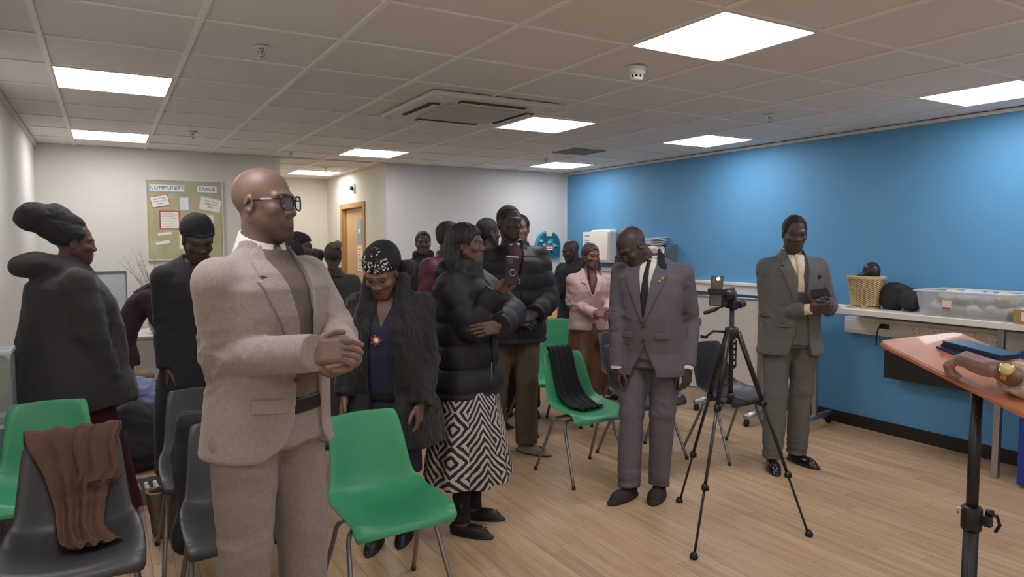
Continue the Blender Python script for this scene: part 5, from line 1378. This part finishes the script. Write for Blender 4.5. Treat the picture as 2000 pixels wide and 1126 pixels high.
# tall man in puffer
s = Person('tall man in black puffer jacket and khaki trousers with hands clasped', 1002, 5.25, 16, 1.85, dict(skin='4b3c39', eyes='open', w=1.03, stubble=.0, beard=.1), build=1.06, belly=.02)
s.arm('R', ('p', 968, 590, -.0), ('p', 1008, 622, -.24), hd=('s', .9, -.25, .2), pn=('s', -.2, -.3, -.8), curl=(30, 34, 36, 38), thumb=20)
s.arm('L', ('p', 1068, 585, -.02), ('p', 1044, 614, -.25), hd=('s', -.9, -.2, .25), pn=('s', .1, -.3, -.8), curl=(36, 38, 40, 42), thumb=20)
s.stand((.14, 0), flo_pt(s, 1028, 862), -10, 40).setup_head(face=36, pitch=2, shift=(.045, 0, .02)).body(.004, .014, .0034)
s.trousers(mat('khaki_twill', '5c4f45', .85, bump=.1, scale=100), (.108, .086, .078), .05, .009)
s.garment('burgundy_jumper', mat('burgundy_knit', '5a2a35', .9), .012, 1.0, 1.45, sleeves=False, h=.009)
jk = s.garment('puffer_jacket', m_puff, .046, .83, 1.50, (.086, .080, .062), [(.05, 1.6), (.055, 1.42), (.012, 1.26), (-.045, 1.42), (-.05, 1.6)], .009, HB_, flare=.0, puff=.013, pf=.12, shoulder=.080, depth=.075, adds=[(cone((-.09, -.03, 1.455), (.09, -.03, 1.455), .05, .05), .04), (cone((-.10, -.02, 1.46), (-.07, .07, 1.40), .042, .035), .03), (cone((.10, -.02, 1.46), (.07, .07, 1.40), .042, .035), .03)])
s.patch('front_zip', m_belt, [(-.008, 1.25), (.010, 1.25), (.010, .81), (-.008, .81)], .058, .006, jk, .008)
s.collar('shirt_collar', mat('patterned_white_shirt', 'c9c2be', .8, var=.25, vscale=90), .064, 1.45, 1.52, .045, .25, .012)
hair_short(s, mat('cropped_hair', '2a2423', .8, bump=.6, scale=150), .003)
s.shoes(mat('beige_trainer', '8d8172', .8), wd=.050, L=.30, sole=mat('trainer_sole', '3a3532', .7), name='trainer')

# woman in pink jacket
m_pink = mat('pale_pink_leather', 'c9a7a2', .55, bump=.1, scale=50)
s = Person('woman in pale pink biker jacket and brown satin skirt with clasped hands', 1150, 6.3, 16, 1.575, dict(skin='7a5244', fem=True, eyes='down', w=.98, mouth=.0015), build=1.04)
s.arm('R', ('p', 1116, 590, .0), ('p', 1162, 612, -.22), hd=('s', .9, -.1, .2), pn=('s', -.2, -.5, -.8), curl=(30, 32, 34, 36))
s.arm('L', ('p', 1194, 586, .0), ('p', 1184, 607, -.2), hd=('s', -.85, -.3, .3), pn=('s', 0, -.5, -.8), curl=(34, 36, 38, 40))
s.stand().setup_head(face=34, pitch=4).body(.0045, .014, .004)
skirt(s, mat('brown_satin', '6e4a33', .4, bump=.4, scale=12, var=.35, vscale=9), .98, .25, .02, .06, 8, .10, .011, wr=[(.010, 5, (1.5, 1.5, .6))])
s.garment('top', mat('brown_top', '4a3028', .7), .010, .95, 1.44, sleeves=False, h=.01, open_=[(.05, 1.6), (.05, 1.42), (0, 1.33), (-.05, 1.42), (-.05, 1.6)], depth=.03)
jk = s.garment('biker_jacket', m_pink, .026, .90, 1.49, (.062, .056, .048), [(.055, 1.6), (.055, 1.44), (.03, 1.30), (.0, 1.24), (-.055, 1.40), (-.06, 1.6)], .008, [(.004, 6, (1, 1, 1.3))], depth=.045, shoulder=.056)
for P_ in ([(.06, 1.49), (.11, 1.45), (.115, 1.37), (.075, 1.35), (.03, 1.22), (.02, 1.25), (.055, 1.42)], [(-.06, 1.49), (-.11, 1.45), (-.11, 1.34), (-.01, 1.22), (-.05, 1.40)]): s.patch('lapel', m_pink, P_, .031, .004, jk, .006)
hs = Shape().add(ell((0, -.02, .034), (.083, .106, .092)), 0).add(ell((0, -.05, -.07), (.075, .05, .08)), .03)
hs.clip(prism([(.100, .070), (.066, .060), (.050, .03), (.030, .0), (.0, .0), (-.02, -.03), (-.01, -.16), (-.3, -.16), (-.3, .4), (.3, .4), (.3, .070)], ax='yz'))
s.hshape('hair', hs, mat('auburn_hair', '3d2320', .5, bump=.8, scale=50, stretch=(1, 1, .3)), .006, [(.003, 20, (1.5, 1.5, .5))])
for k in range(8):
    g = 1 if k % 2 else -1; x = g * (.060 + .004 * (k // 2)); pts = curve_pts([(x, -.01 + .012 * (k // 2), -.02), (x * 1.05, .03 + .008 * k, -.14), (x * .9, .06 + .008 * k, -.24 - .01 * k)], 5)
    MB().tube(pts, .0045, 6).build('braid', mat('dark_braid', '241618', .6), s.root).matrix_local = s.HM
s.shoes(mat('black_ballet_flat', '141114', .5), L=.24, wd=.040, high=.05, name='flat_shoe')

# woman at far left with hooded coat and tall head wrap
m_hcoat = mat('charcoal_fleece_coat', '343231', .9, bump=.25, scale=60, sheen=.1)
s = Person('woman in hooded charcoal coat and tall knotted headwrap at far left, seen side on', 127, 3.85, 108, 1.735, dict(skin='5e4440', fem=True, eyes='open', w=.98), build=1.12, belly=.03)
s.arm('R', ('p', 150, 640, -.26), ('p', 205, 725, -.22), hs=0) if False else s.arm('R', (.25, .03, 1.12), (.25, .10, .86), hscale=0)
s.arm('L', (-.25, .12, 1.10), (-.12, .30, 1.02), hscale=0)
s.stand().setup_head(face=92, pitch=4, shift=(0, .03, -.02)).body(.004, .014, .004)
skirt(s, mat('maroon_skirt', '5e2430', .85, bump=.1, scale=50), .98, .08, .03, .10, 9, .06, .011, name='skirt', cy=.08)
jk = s.garment('hooded_coat', m_hcoat, .055, .74, 1.50, (.085, .082, .08), None, .010, [(.008, 2.5, (1, 1, .6)), (.003, 8, (1, 1, 1))], flare=.0, wide=.10, shoulder=.078, adds=[(ell((0, -.165, 1.48), (.12, .10, .065), (.3, 0, 0)), .05), (ell((0, -.05, 1.46), (.12, .12, .06)), .05), (cone((0, .05, 1.44), (0, .08, 1.40), .07, .07), .05)])
wrp = Shape().add(ell((0, -.035, .045), (.088, .105, .085), (-.35, 0, 0)), 0).add(ell((0, -.11, .085), (.075, .085, .075)), .04).add(ell((0, -.195, .125), (.085, .092, .080), (.2, 0, 0)), .03).add(cone((0, -.02, .10), (0, -.10, .15), .06, .06), .03)
wrp.clip(prism([(.30, .075), (.085, .060), (.03, .012), (-.01, -.03), (-.05, -.06), (-.12, -.03), (-.4, .0), (-.4, .5), (.3, .5)], ax='yz'))
s.hshape('headwrap', wrp, mat('charcoal_wrap', '2b2829', .9, bump=.8, scale=45), .006, [(.005, 9, (1, 1, 1)), (.002, 26, (1, .3, 1))])

# woman in long black coat with green-banded wrap
s = Person('woman in long black coat and headwrap with green band looking down before the noticeboard', 382, 4.0, 10, 1.765, dict(skin='4d3833', fem=True, eyes='down', w=1.0), build=.92)
s.hang('R', .0, .02, .03); s.hang('L', .01, .02, .05)
s.stand().setup_head(face=14, pitch=24, shift=(0, .0, -.01)).body(.004, .014, .004)
s.garment('top', mat('dark_patterned_top', '332f31', .9, var=.3, vscale=60), .012, 1.0, 1.47, sleeves=False, h=.009)
jk = s.garment('long_coat', m_coat, .032, .30, 1.50, (.066, .060, .055), [(.055, 1.6), (.06, 1.44), (.02, 1.3), (-.02, 1.3), (-.06, 1.44), (-.055, 1.6)], .010, [(.006, 4, (1, 1, .5))], flare=.03, depth=.06, shoulder=.072, adds=[(cone((-.09, -.03, 1.45), (.09, -.03, 1.45), .045, .045), .04)])
wrp = Shape().add(ell((0, -.028, .054), (.090, .108, .086)), 0).add(ell((0, -.08, .03), (.07, .06, .07)), .03).clip(prism([(.30, .044), (.05, .040), (-.02, .002), (-.05, -.03), (-.3, -.05), (-.3, .4), (.3, .4)], ax='yz'))
wo = s.hshape('headwrap', wrp, mat('black_knit_wrap', '262426', .9, bump=.6, scale=60), .005, [(.0025, 12, (1, 1, 1))])
bd = Shape().add(ell((0, -.028, .054), (.0925, .1105, .088)), 0).clip(prism([(.30, .048), (.05, .044), (-.02, .006), (-.02, .026), (.05, .064), (.3, .068)], ax='yz'))
s.hshape('green_band', bd, mat('green_black_band', '2e3a38', .7, var=.9, vscale=30), .0045, parent=None)
s.shoes(m_bshoe)
# people further back
m_dkc = mat('dark_jacket', '27262a', .85, bump=.15, scale=60)
def simple(lab, px, d, face, H, head, m=m_dkc, build=1.05, hface=None, pitch=0, roll=0, hem=.74, off=.035, hair=None, r=(.072, .064, .056), h=.011, tr=None, shift=(0, 0, 0), adds=(), name='jacket', lean=(0, 0), arms=None, legs=True):
    s = Person(lab, px, d, face, H, head, build=build, lean=lean)
    if arms: arms(s)
    else: s.hang('R'); s.hang('L')
    s.stand().setup_head(face=hface, pitch=pitch, roll=roll, shift=shift).body(.0055, .016, .005)
    if legs: s.trousers(tr or m_coat, (.1, .08, .075), h=.013); s.shoes(m_bshoe, h=.008)
    s.garment(name, m, off, hem, 1.5, r, None, h, [(.005, 5, (1, 1, 1))], shoulder=.068, adds=adds)
    if hair: hair_short(s, hair, .006, h=.007)
    return s
HOOD = [(ell((0, -.09, 1.45), (.12, .07, .06)), .05)]
simple('man in dark hooded jacket standing against the white wall at the back', 827, 7.0, 4, 1.70, dict(skin='5c453c', eyes='open'), hair=m_hair, adds=[(cone((-.07, .01, 1.47), (.07, .01, 1.47), .04, .04), .04)])
simple('man in burgundy jacket standing behind the woman filming with a phone', 874, 5.6, 40, 1.76, dict(skin='5a413a', eyes='open', stubble=.7), mat('burgundy_jacket', '5b2434', .6, bump=.1, scale=40), 1.2, hface=75, hair=mat('thin_hair', '2b2524', .6, bump=.4, scale=100))
simple('man with cropped black hair turned away behind the tall man in the puffer', 951, 5.9, 120, 1.795, dict(skin='4b3835', eyes='closed'), hface=120, hair=m_hair, build=.92)
simple('man half hidden at the right shoulder side of the tall man in the puffer', 1017, 6.35, 0, 1.84, dict(skin='75574c', eyes='open'), hface=-8, hair=m_hair, build=.92)
s = simple('bald man in dark coat by the blue wall behind the pink-jacketed woman', 1124, 7.4, -30, 1.64, dict(skin='46322f', eyes='open', stubble=.1), hface=-70, pitch=15, shift=(0, 0, -.02), arms=lambda s: (s.arm('R', ('p', 1086, 570, -.05), ('p', 1072, 590, -.2)), s.hang('L')))
simple('person in dark coat mostly hidden behind the bald man in grey', 1226, 6.9, -60, 1.50, dict(skin='46322f', eyes='closed', fem=True), hface=-70, pitch=20, hair=m_hair, build=1.05)
# woman from behind in green coat
m_gcoat = mat('dark_green_coat', '46483f', .85, bump=.1, scale=50)
s = simple('woman in dark green coat seen from behind with a light brown hair bun', 652, 5.9, 168, 1.585, dict(skin='5c423d', fem=True, eyes='closed'), m_gcoat, 1.12, hface=178, hem=.80, h=.009, legs=False)
skirt(s, mat('maroon_skirt', '5e2430', .85), .98, .3, .02, .04, 8, .06, .012)
s.patch('coat_collar', m_gcoat, [(-.07, 1.52), (.07, 1.52), (.10, 1.44), (-.10, 1.44)], .045, .006, None, .007, back=True)
m_lbun = mat('light_brown_hair', '77654c', .7, bump=.8, scale=50, var=.4, vscale=20)
hs = Shape().add(ell((0, -.015, .032), (.080, .102, .092)), 0).clip(prism(HLINE, ax='yz'))
s.hshape('hair', hs, mat('dark_blond_hair', '463a33', .7, bump=.8, scale=60), .006, [(.002, 20, (1, 1, 1))])
s.hshape('hair_bun', Shape().add(ell((.045, -.085, .10), (.042, .042, .040)), 0).add(ell((.02, -.07, .085), (.05, .04, .035)), .02), m_lbun, .005, [(.004, 18, (1, 1, 1))])
# heads behind the beige man
s = simple('person with thick black hair just right of the beige-suited man, facing right', 584, 5.4, 80, 1.665, dict(skin='5a4039', eyes='open'), hface=75, shift=(0, 0, 0), build=.95)
s.hshape('hair', Shape().add(ell((0, -.02, .042), (.092, .112, .086)), 0).clip(prism([(.11, .058), (.06, .048), (.02, .02), (-.05, -.02), (-.3, -.05), (-.3, .4), (.3, .4), (.3, .058)], ax='yz')), m_hair, .006, [(.004, 22, (1, 1, 1))])
s = simple('person in black knitted hat low behind the shoulder of the beige-suited man', 560, 4.7, 40, 1.60, dict(skin='7a5546', fem=True, eyes='down'), hface=30, pitch=18, build=.95)
s.hshape('knitted_hat', Shape().add(ell((0, -.02, .052), (.095, .112, .088)), 0).clip(prism([(.3, .042), (.05, .035), (-.05, -.01), (-.3, -.03), (-.3, .4), (.3, .4)], ax='yz')), mat('black_knit', '252326', .95, bump=.8, scale=90), .006, [(.003, 15, (1, 1, 1))])
s = simple('person in a dark hood facing away between the green coat and the beige suit', 616, 6.9, 175, 1.53, dict(skin='46322f', fem=True, eyes='closed'), hface=175, build=1.05, adds=[(cone((-.06, -.03, 1.47), (.06, -.03, 1.47), .05, .05), .04)])
s.hshape('hood', Shape().add(ell((0, -.02, .02), (.09, .112, .10)), 0).clip(prism([(.05, -.3), (.05, .4), (-.3, .4), (-.3, -.3)], ax='yz')), m_dkc, .008, [(.003, 12, (1, 1, 1))])
# bending woman at the back left
m_mar = mat('dark_maroon_tunic', '32232a', .9, bump=.15, scale=60)
s = Person('woman in dark maroon bending forward by the small whiteboard at the back left', 229, 5.9, 80, 1.42, dict(skin='4d3631', fem=True, eyes='down'), build=1.0, lean=(0, .23))
s.arm('R', (.16, .46, .98), (.12, .48, .76)); s.arm('L', (-.16, .48, .98), (-.12, .52, .78))
s.stand((.09, .0), (-.09, .05)).setup_head(face=100, pitch=42, shift=(0, .02, -.06)).body(.005, .015, .004)
s.trousers(mat('dark_maroon_trousers', '30201f', .9), (.11, .09, .085), h=.011)
s.garment('tunic', m_mar, .035, .68, 1.48, (.065, .058, .052), None, .010, [(.007, 4, (1, 1, 1))], shoulder=.062, flare=.02)
s.hshape('hair', Shape().add(ell((0, -.015, .032), (.081, .103, .093)), 0).add(ell((0, -.03, -.04), (.07, .07, .07)), .03).clip(prism(HLINE, ax='yz')), m_hair, .006, [(.002, 20, (1, 1, 1))])
s.hshape('hair_bun', Shape().add(ell((0, -.13, .04), (.04, .045, .038)), 0).add(ell((0, -.09, .035), (.03, .04, .03)), .02), m_hair, .005, [(.006, 18, (1, 1, 1))])
for k in range(5):
    x = .02 * (k - 2); MB().tube(curve_pts([(x, -.08, .01), (x * 1.6, -.13, -.10), (x * 2, -.17, -.24)], 5), .007, 6).build('braid', m_hair, s.root).matrix_local = s.HM
s.shoes(m_bshoe)
# speaker at the lectern, only hand and cuff in the picture
m_lace = mat('cream_lace', 'cbbba6', .85, bump=1.2, scale=70, var=.12, vscale=60)
s = Person('speaker in cream lace sleeve with a gold watch, one hand resting on the lectern', 2560, 1.78, -100, 1.72, dict(skin='7b5b4f', eyes='open'), build=1.0)
tgt = Vector(topl(1953, 722, .075)); wl = s.Mi @ tgt; hdW = (topl(1888, 700, .072) - tgt).normalized(); hl = np.array((s.Mi.to_3x3() @ hdW)); pn = np.array(s.Mi.to_3x3() @ (-ez)); 
we = np.array(wl); sd = 'R' if we[0] > 0 else 'L'
ew = s.Mi @ (tgt + (P(2085, 790, 1.93) - tgt).normalized() * .27); od = 'L' if sd == 'R' else 'R'
s.arm(sd, tuple(np.array(ew) / s.k), tuple(we / s.k), hd=tuple(hl), pn=tuple(pn), curl=(52, 56, 60, 62), thumb=30, hscale=1.08)
s.hang(od); s.stand().setup_head(face=-100).body(.006, .008, .002)
s.trousers(m_coat, h=.013); s.shoes(m_bshoe)
s.garment('lace_top', m_lace, .03, .80, 1.5, (.062, .056, .046), None, .007, [(.003, 20, (1, 1, 1))], cuff=.20)
hair_short(s, m_hair, .005)
a = s.arms[sd]; wm = Matrix(a['M'].tolist())
WM = wm @ Matrix.Translation((-.016, 0, 0)) @ Matrix.Scale(.86, 4) @ Matrix.Rotation(0, 4, 'X')
_tc = (WM.inverted().to_3x3() @ s.Mi.to_3x3() @ (Vector((0, 0, HC)) - tgt + Vector((0, 0, .8)))).normalized(); WM = WM @ Matrix.Rotation(-math.atan2(_tc.y, _tc.z), 4, 'X')
wt = MB(); m_gold = mat('gold', 'c9a95f', .25, 1.)
wb = MB()
for k in range(22):
    wb.box((-.0075, -.0038, .0232), (.0075, .0038, .0262), Matrix.Rotation(2 * math.pi * k / 22, 4, 'X'))
wo = wb.build('watch_strap', m_gold, s.root, .001); wo.matrix_local = WM
MB().lathe([(.0185, .021), (.0205, .025), (.0200, .031), (.016, .033)], (0, 0, 0), 24).build('watch_case', m_gold, wo)
MB().lathe([(.0155, .0325), (.0155, .0338)], (0, 0, 0), 24).build('watch_face', mat('watch_dial', 'd9c48e', .3), wo)

# scarves on chairs, bags on the floor
def drape(name, lab, cat, cx, cy, pts, wid, m, parent=None, seed=1, thick=.008, fr=None, nfold=5):
    """cloth strip hanging over a chair: pts (y,z,side shift,width factor) along its length"""
    P_ = curve_pts([(a[2], a[0], a[1]) for a in pts], 10); W_ = np.interp(np.linspace(0, 1, len(P_)), np.linspace(0, 1, len(pts)), [a[3] for a in pts]); n = 26; vs = []
    for i, p in enumerate(P_):
        t = (P_[min(i + 1, len(P_) - 1)] - P_[max(i - 1, 0)]).normalized(); nr = Vector((0, t.z, -t.y)); 
        if nr.length < .2: nr = Vector((0, 0, 1))
        if nr.y > 0: nr = -nr
        if nr.z < 0 and abs(nr.z) > abs(nr.y): nr = -nr
        for j in range(n + 1):
            u = j / n * 2 - 1; s_ = i / len(P_)
            f = (math.sin(u * nfold * 2.6 + seed + s_ * 2.0) * .5 + .5) * .014 + (math.sin(u * 13 + s_ * 5 + seed * 2) * .5 + .5) * .006
            vs.append(p + Vector((u * wid * W_[i] + .008 * math.sin(s_ * 9 + seed), 0, 0)) + nr * (.010 + f * (1 if W_[i] > .6 else 1.6)))
    fs = [(i * (n + 1) + j, i * (n + 1) + j + 1, (i + 1) * (n + 1) + j + 1, (i + 1) * (n + 1) + j) for i in range(len(P_) - 1) for j in range(n)]
    t = parent or thing(name, lab, cat, (cx, cy, 0)); o = MB().add(vs, fs, True).build('cloth' if parent is None else 'folded_layer', m, t); md = o.modifiers.new('solid', 'SOLIDIFY'); md.thickness = .004; md.offset = 1
    md = o.modifiers.new('sub', 'SUBSURF'); md.levels = 1; md.render_levels = 1
    if fr:
        f_ = MB(); r = random.Random(2); e0 = vs[-(n + 1):] if fr == 'end' else vs[:n + 1]
        for k in range(40):
            a = e0[k % (n + 1)].lerp(e0[min(k % (n + 1) + 1, n)], r.random()); b = a + Vector((r.uniform(-.006, .006), r.uniform(-.01, 0), -r.uniform(.012, .03))); f_.tube([a, (a + b) / 2 + Vector((.003, 0, 0)), b], .0012, 4)
        tag(f_.build('fringe', m, t), kind='stuff')
    return t
drape('scarf', 'long black scarf draped over the back and seat of the green chair', 'scarf', 2.79, 3.81, [(.30, .60, -.02, .8), (.285, .74, -.02, .8), (.262, .835, -.02, .8), (.235, .80, -.02, .85), (.20, .62, -.01, .9), (.14, .50, .01, 1), (.03, .455, .03, 1), (-.06, .45, .06, .8)], .115, mat('black_scarf', '1d1f1f', .9, bump=.2, scale=60), seed=2)
bs = drape('scarf', 'brown fringed scarf crumpled over the charcoal chair at lower left', 'scarf', -.14, 3.02, [(.31, .62, .0, 1.), (.295, .76, .0, 1.05), (.268, .838, .0, 1.1), (.235, .79, .0, 1.0), (.205, .68, .02, .75), (.17, .55, .03, .55), (.10, .475, .03, .5), (-.02, .455, .05, .6), (-.06, .46, .08, .5)], .155, mat('brown_scarf', '5e4434', .9, bump=.4, scale=90, var=.12, vscale=10), seed=5, nfold=4)
drape('scarf', 'second fold of brown scarf hanging with a frayed edge on the lower left chair', 'scarf', -.14, 3.02, [(.262, .846, .085, 1.), (.228, .80, .085, 1.), (.20, .70, .085, 1.0), (.185, .64, .085, 1.)], .075, mat('brown_scarf', '5e4434', .9, bump=.4, scale=90, var=.12, vscale=10), parent=bs, seed=1, fr='end', nfold=3)

GR = lambda: prism([(-9, .002), (9, .002), (9, 9), (-9, 9)])
def lump(name, lab, cat, px, py, adds, m, h=.012, wr=None, yaw=0):
    q = PZ(px, py, 0); sh = Shape()
    for a in adds: sh.add(a, .04)
    sh.clip(GR()); o = sdf_obj(name, sh, h, m, None, wr or [(.010, 5, (1, 1, 1)), (.005, 11, (1, 1, 1))]); o.location = (q.x, q.y, 0); o.rotation_euler = (0, 0, yaw); tag(o, lab, cat); return o
lump('coat', 'black coat heaped on a bag on the floor beside the maroon skirt', 'coat', 268, 915, [ell((0, 0, .14), (.20, .18, .17)), ell((.05, .02, .30), (.13, .14, .12)), ell((-.02, .05, .38), (.13, .13, .10))], m_coat)
lump('coat', 'navy folded coat corner poking out of the black heap toward the chair', 'coat', 318, 875, [ell((0, 0, .12), (.10, .09, .12)), ell((.03, 0, .2), (.07, .08, .06))], mat('navy_coat', '23253a', .9, bump=.2, scale=60))
lump('shawl', 'crumpled lilac scarf heaped on top of the black coats', 'scarf', 270, 880, [ell((0, .1, .46), (.15, .14, .09)), ell((.09, .05, .38), (.09, .1, .10)), ell((-.05, .1, .5), (.1, .1, .07))], mat('lilac_cloth', '8a90bd', .9, bump=.5, scale=40), .009, [(.014, 6, (1, 1, 1)), (.006, 14, (1, 1, 1))])
lump('backpack', 'black rucksack with teal side panel on the floor below the long black coat', 'bag', 318, 830, [ell((.03, 0, .18), (.16, .16, .2)), ell((.04, .05, .33), (.12, .13, .10))], m_bag)
lump('pouch', 'small teal bag leaning on the black rucksack', 'bag', 334, 832, [ell((0, 0, .16), (.045, .06, .15))], mat('teal_cloth', '3f6770', .8))
lump('gloves', 'tan gloves lying between the lilac scarf and the bending woman', 'gloves', 283, 868, [ell((0, .05, .55), (.07, .06, .035)), ell((.05, .03, .53), (.035, .04, .03))], mat('tan_leather', '8a6c4a', .7), .008, [(.006, 12, (1, 1, 1))])
# handbag
m_tan = mat('taupe_leather', '77614a', .55, bump=.1, scale=60)
m_piping = mat('tan_piping', 'a48a66', .6)
q = PZ(350, 1050, 0); hb = thing('handbag', 'taupe structured handbag with rolled handles on the floor under a chair', 'handbag', (q.x + .03, q.y + .12, 0), .25)
hsb = Shape().add(loft([(0.002, 0, 0, .15, .07), (.12, 0, 0, .165, .075), (.25, 0, 0, .18, .055)], 4, .012), 0).sub(loft([(.10, 0, 0, .150, .060), (.27, 0, 0, .165, .045)], 4, .01), .004)
sdf_obj('bag_body', hsb, .006, m_tan, hb, [(.002, 8, (1, 1, 1))])
MB().tube([(.178 * math.copysign(abs(math.cos(a)) ** .5, math.cos(a)), .055 * math.copysign(abs(math.sin(a)) ** .5, math.sin(a)), .25) for a in [2 * math.pi * k / 32 for k in range(32)]], .005, 6, closed=True).build('rim_piping', m_piping, hb)
for g in (-1, 1): MB().tube(curve_pts([(-.08, g * .052, .20), (-.075, g * .06, .27), (-.04, g * .07, .315), (.04, g * .07, .315), (.075, g * .06, .27), (.08, g * .052, .20)], 5), .006, 8).build('handle', m_piping, hb)
MB().box((-.02, -.082, .06), (.015, -.076, .19)).build('strap', m_piping, hb, .002)
MB().tube([(.0, -.085, .05), (.01, -.10, .03), (-.0, -.10, .01), (-.01, -.088, .03)], .004, 6, closed=True).build('buckle', m_gold, hb)
# white box with tubes
q = PZ(262, 990, 0); bx_ = thing('shoe_box', 'grey cardboard box lid with tubes in it on the floor beside the handbag', 'box', (q.x + .05, q.y + .12, 0), .1)
b_ = MB().box((-.16, -.12, 0), (.16, .12, .006))
for a, c in (((-.16, -.12, 0), (-.152, .12, .10)), ((.152, -.12, 0), (.16, .12, .10)), ((-.16, -.12, 0), (.16, -.112, .10)), ((-.16, .112, 0), (.16, .12, .10))): b_.box(a, c)
b_.build('tray', mat('grey_card', '8f887f', .8), bx_)
for k in range(4):
    x = -.06 + .05 * k; t = thing('glue_tube', ['leftmost pale tube in the grey box tray', 'blue striped tube second from the left in the grey box tray', 'pale tube third from the left in the grey box tray', 'rightmost blue tube in the grey box tray, nearest the handbag'][k], 'tube', (bx_.location.x + x, bx_.location.y - .06, .03), .15, 'tubes in the grey box tray')
    Rm = Matrix.Rotation(math.radians(-65), 4, 'X')
    MB().lathe([(.016, -.02), (.016, .09), (.012, .10)], (0, 0, 0), 12, Rm).build('barrel', mat('blue_white_tube', '5e6c93' if k % 2 else 'b9bccb', .4), t)
    MB().lathe([(.013, .10), (.013, .125), (.010, .13)], (0, 0, 0), 12, Rm).build('cap', m_white, t)
# small whiteboard, cabinet, plant and picture stack at back left
swb = thing('easel_board', 'small grey-framed whiteboard leaning against the white wall behind the far-left woman', 'whiteboard', (PY(205, 600, 7.6).x, 7.6, 0), .15)
MB().box((-.30, -.012, .45), (.18, .012, 1.30)).build('board', mat('pale_board', 'bfc4c2', .4), swb)
f = MB()
for a, c in (((-.31, -.018, .43), (.19, .018, .45)), ((-.31, -.018, 1.30), (.19, .018, 1.32)), ((-.31, -.018, .45), (-.30, .018, 1.30)), ((.18, -.018, .45), (.19, .018, 1.30))): f.box(a, c)
f.build('frame', m_grey, swb)
for x in (-.25, .13): MB().box((x - .012, -.012, 0), (x + .012, .012, .45)).build('leg', m_grey, swb)
q = PY(318, 648, 7.45); lc = thing('cabinet', 'low white cabinet against the back wall behind the bending woman', 'cabinet', (q.x, 7.5, 0))
MB().box((-.25, -.25, .03), (.45, .4, .70)).build('carcass', m_white, lc, .004)
MB().box((-.27, -.27, .70), (.47, .41, .725)).build('top', m_trunk, lc, .003)
for x in (-.24, .11): MB().box((x, -.268, .06), (x + .33, -.25, .68)).build('door', m_wallR, lc, .003)
pl_ = thing('dried_branches', 'bundle of bare branches in a grey glass vase on the low white cabinet', 'plant', (q.x - .02, 7.42, .725))
MB().lathe([(.05, 0), (.09, .03), (.11, .12), (.075, .2), (.06, .22)], n=20).build('vase', mat('grey_glass', '77736e', .2, coat=.5), pl_)
r = random.Random(6); br = MB()
for k in range(22):
    a = r.uniform(0, 6.28); l = r.uniform(.25, .62); dx, dy = math.cos(a) * r.uniform(.1, .5) - .12, math.sin(a) * r.uniform(.05, .3)
    p0 = Vector((0, 0, .2)); p2 = Vector((dx * l * 1.3, dy * l - .02, .2 + l)); pm = p0.lerp(p2, .5) + Vector((r.uniform(-.03, .03), r.uniform(-.03, .03), .03))
    br.tube([p0, pm, p2], [.003, .0022, .001], 5, False)
    for u in (.5, .7, .85): s0 = pm.lerp(p2, (u - .5) * 2); br.tube([s0, s0 + Vector((r.uniform(-.06, .06), r.uniform(-.06, .06), r.uniform(.03, .09)))], [.0014, .0006], 4, False)
tag(br.build('twigs', mat('twig', '8a8072', .8), pl_), kind='stuff')
# clear drawers at far left
dw = thing('drawer_tower', 'stack of clear plastic drawers at the left edge beside the far-left woman', 'drawers', (-.466, 4.17, 0), 0)
for z0, z1 in ((.02, .36), (.37, .72), (.73, 1.08)):
    o = MB().box((-.055, -.09, z0), (.055, .09, z1)).build('drawer', m_clear, dw, .01)
    MB().box((-.06, -.095, z1 - .02), (.06, .095, z1)).build('rail', m_rim, o, .003)
    MB().lathe([(.03, z0 + .04), (.045, z1 - .06), (.02, z1 - .04)], (0, 0, 0), 14).build('contents', mat('contents_%d' % int(z0 * 100), ['7d4a44', '4c5a8a', '7c8a52'][int(z0 * 3.2)], .8), o)

# dark coat hung over the back of the chair behind the beige suit
q = Vector((.275, 3.33, 0))
hc = Shape().add(ell((0, .0, .55), (.055, .045, .30)), 0).add(ell((.04, -.01, .70), (.085, .05, .14)), .05).add(ell((.10, -.02, .80), (.10, .055, .05)), .05).add(ell((-.01, .0, .30), (.06, .05, .10)), .04)
o = sdf_obj('draped_coat', hc, .009, m_coat, None, [(.008, 5, (1, 1, .6)), (.004, 12, (1, 1, .6))]); o.location = q; tag(o, 'black coat hanging over the corner of the chair behind the beige-suited man', 'coat')
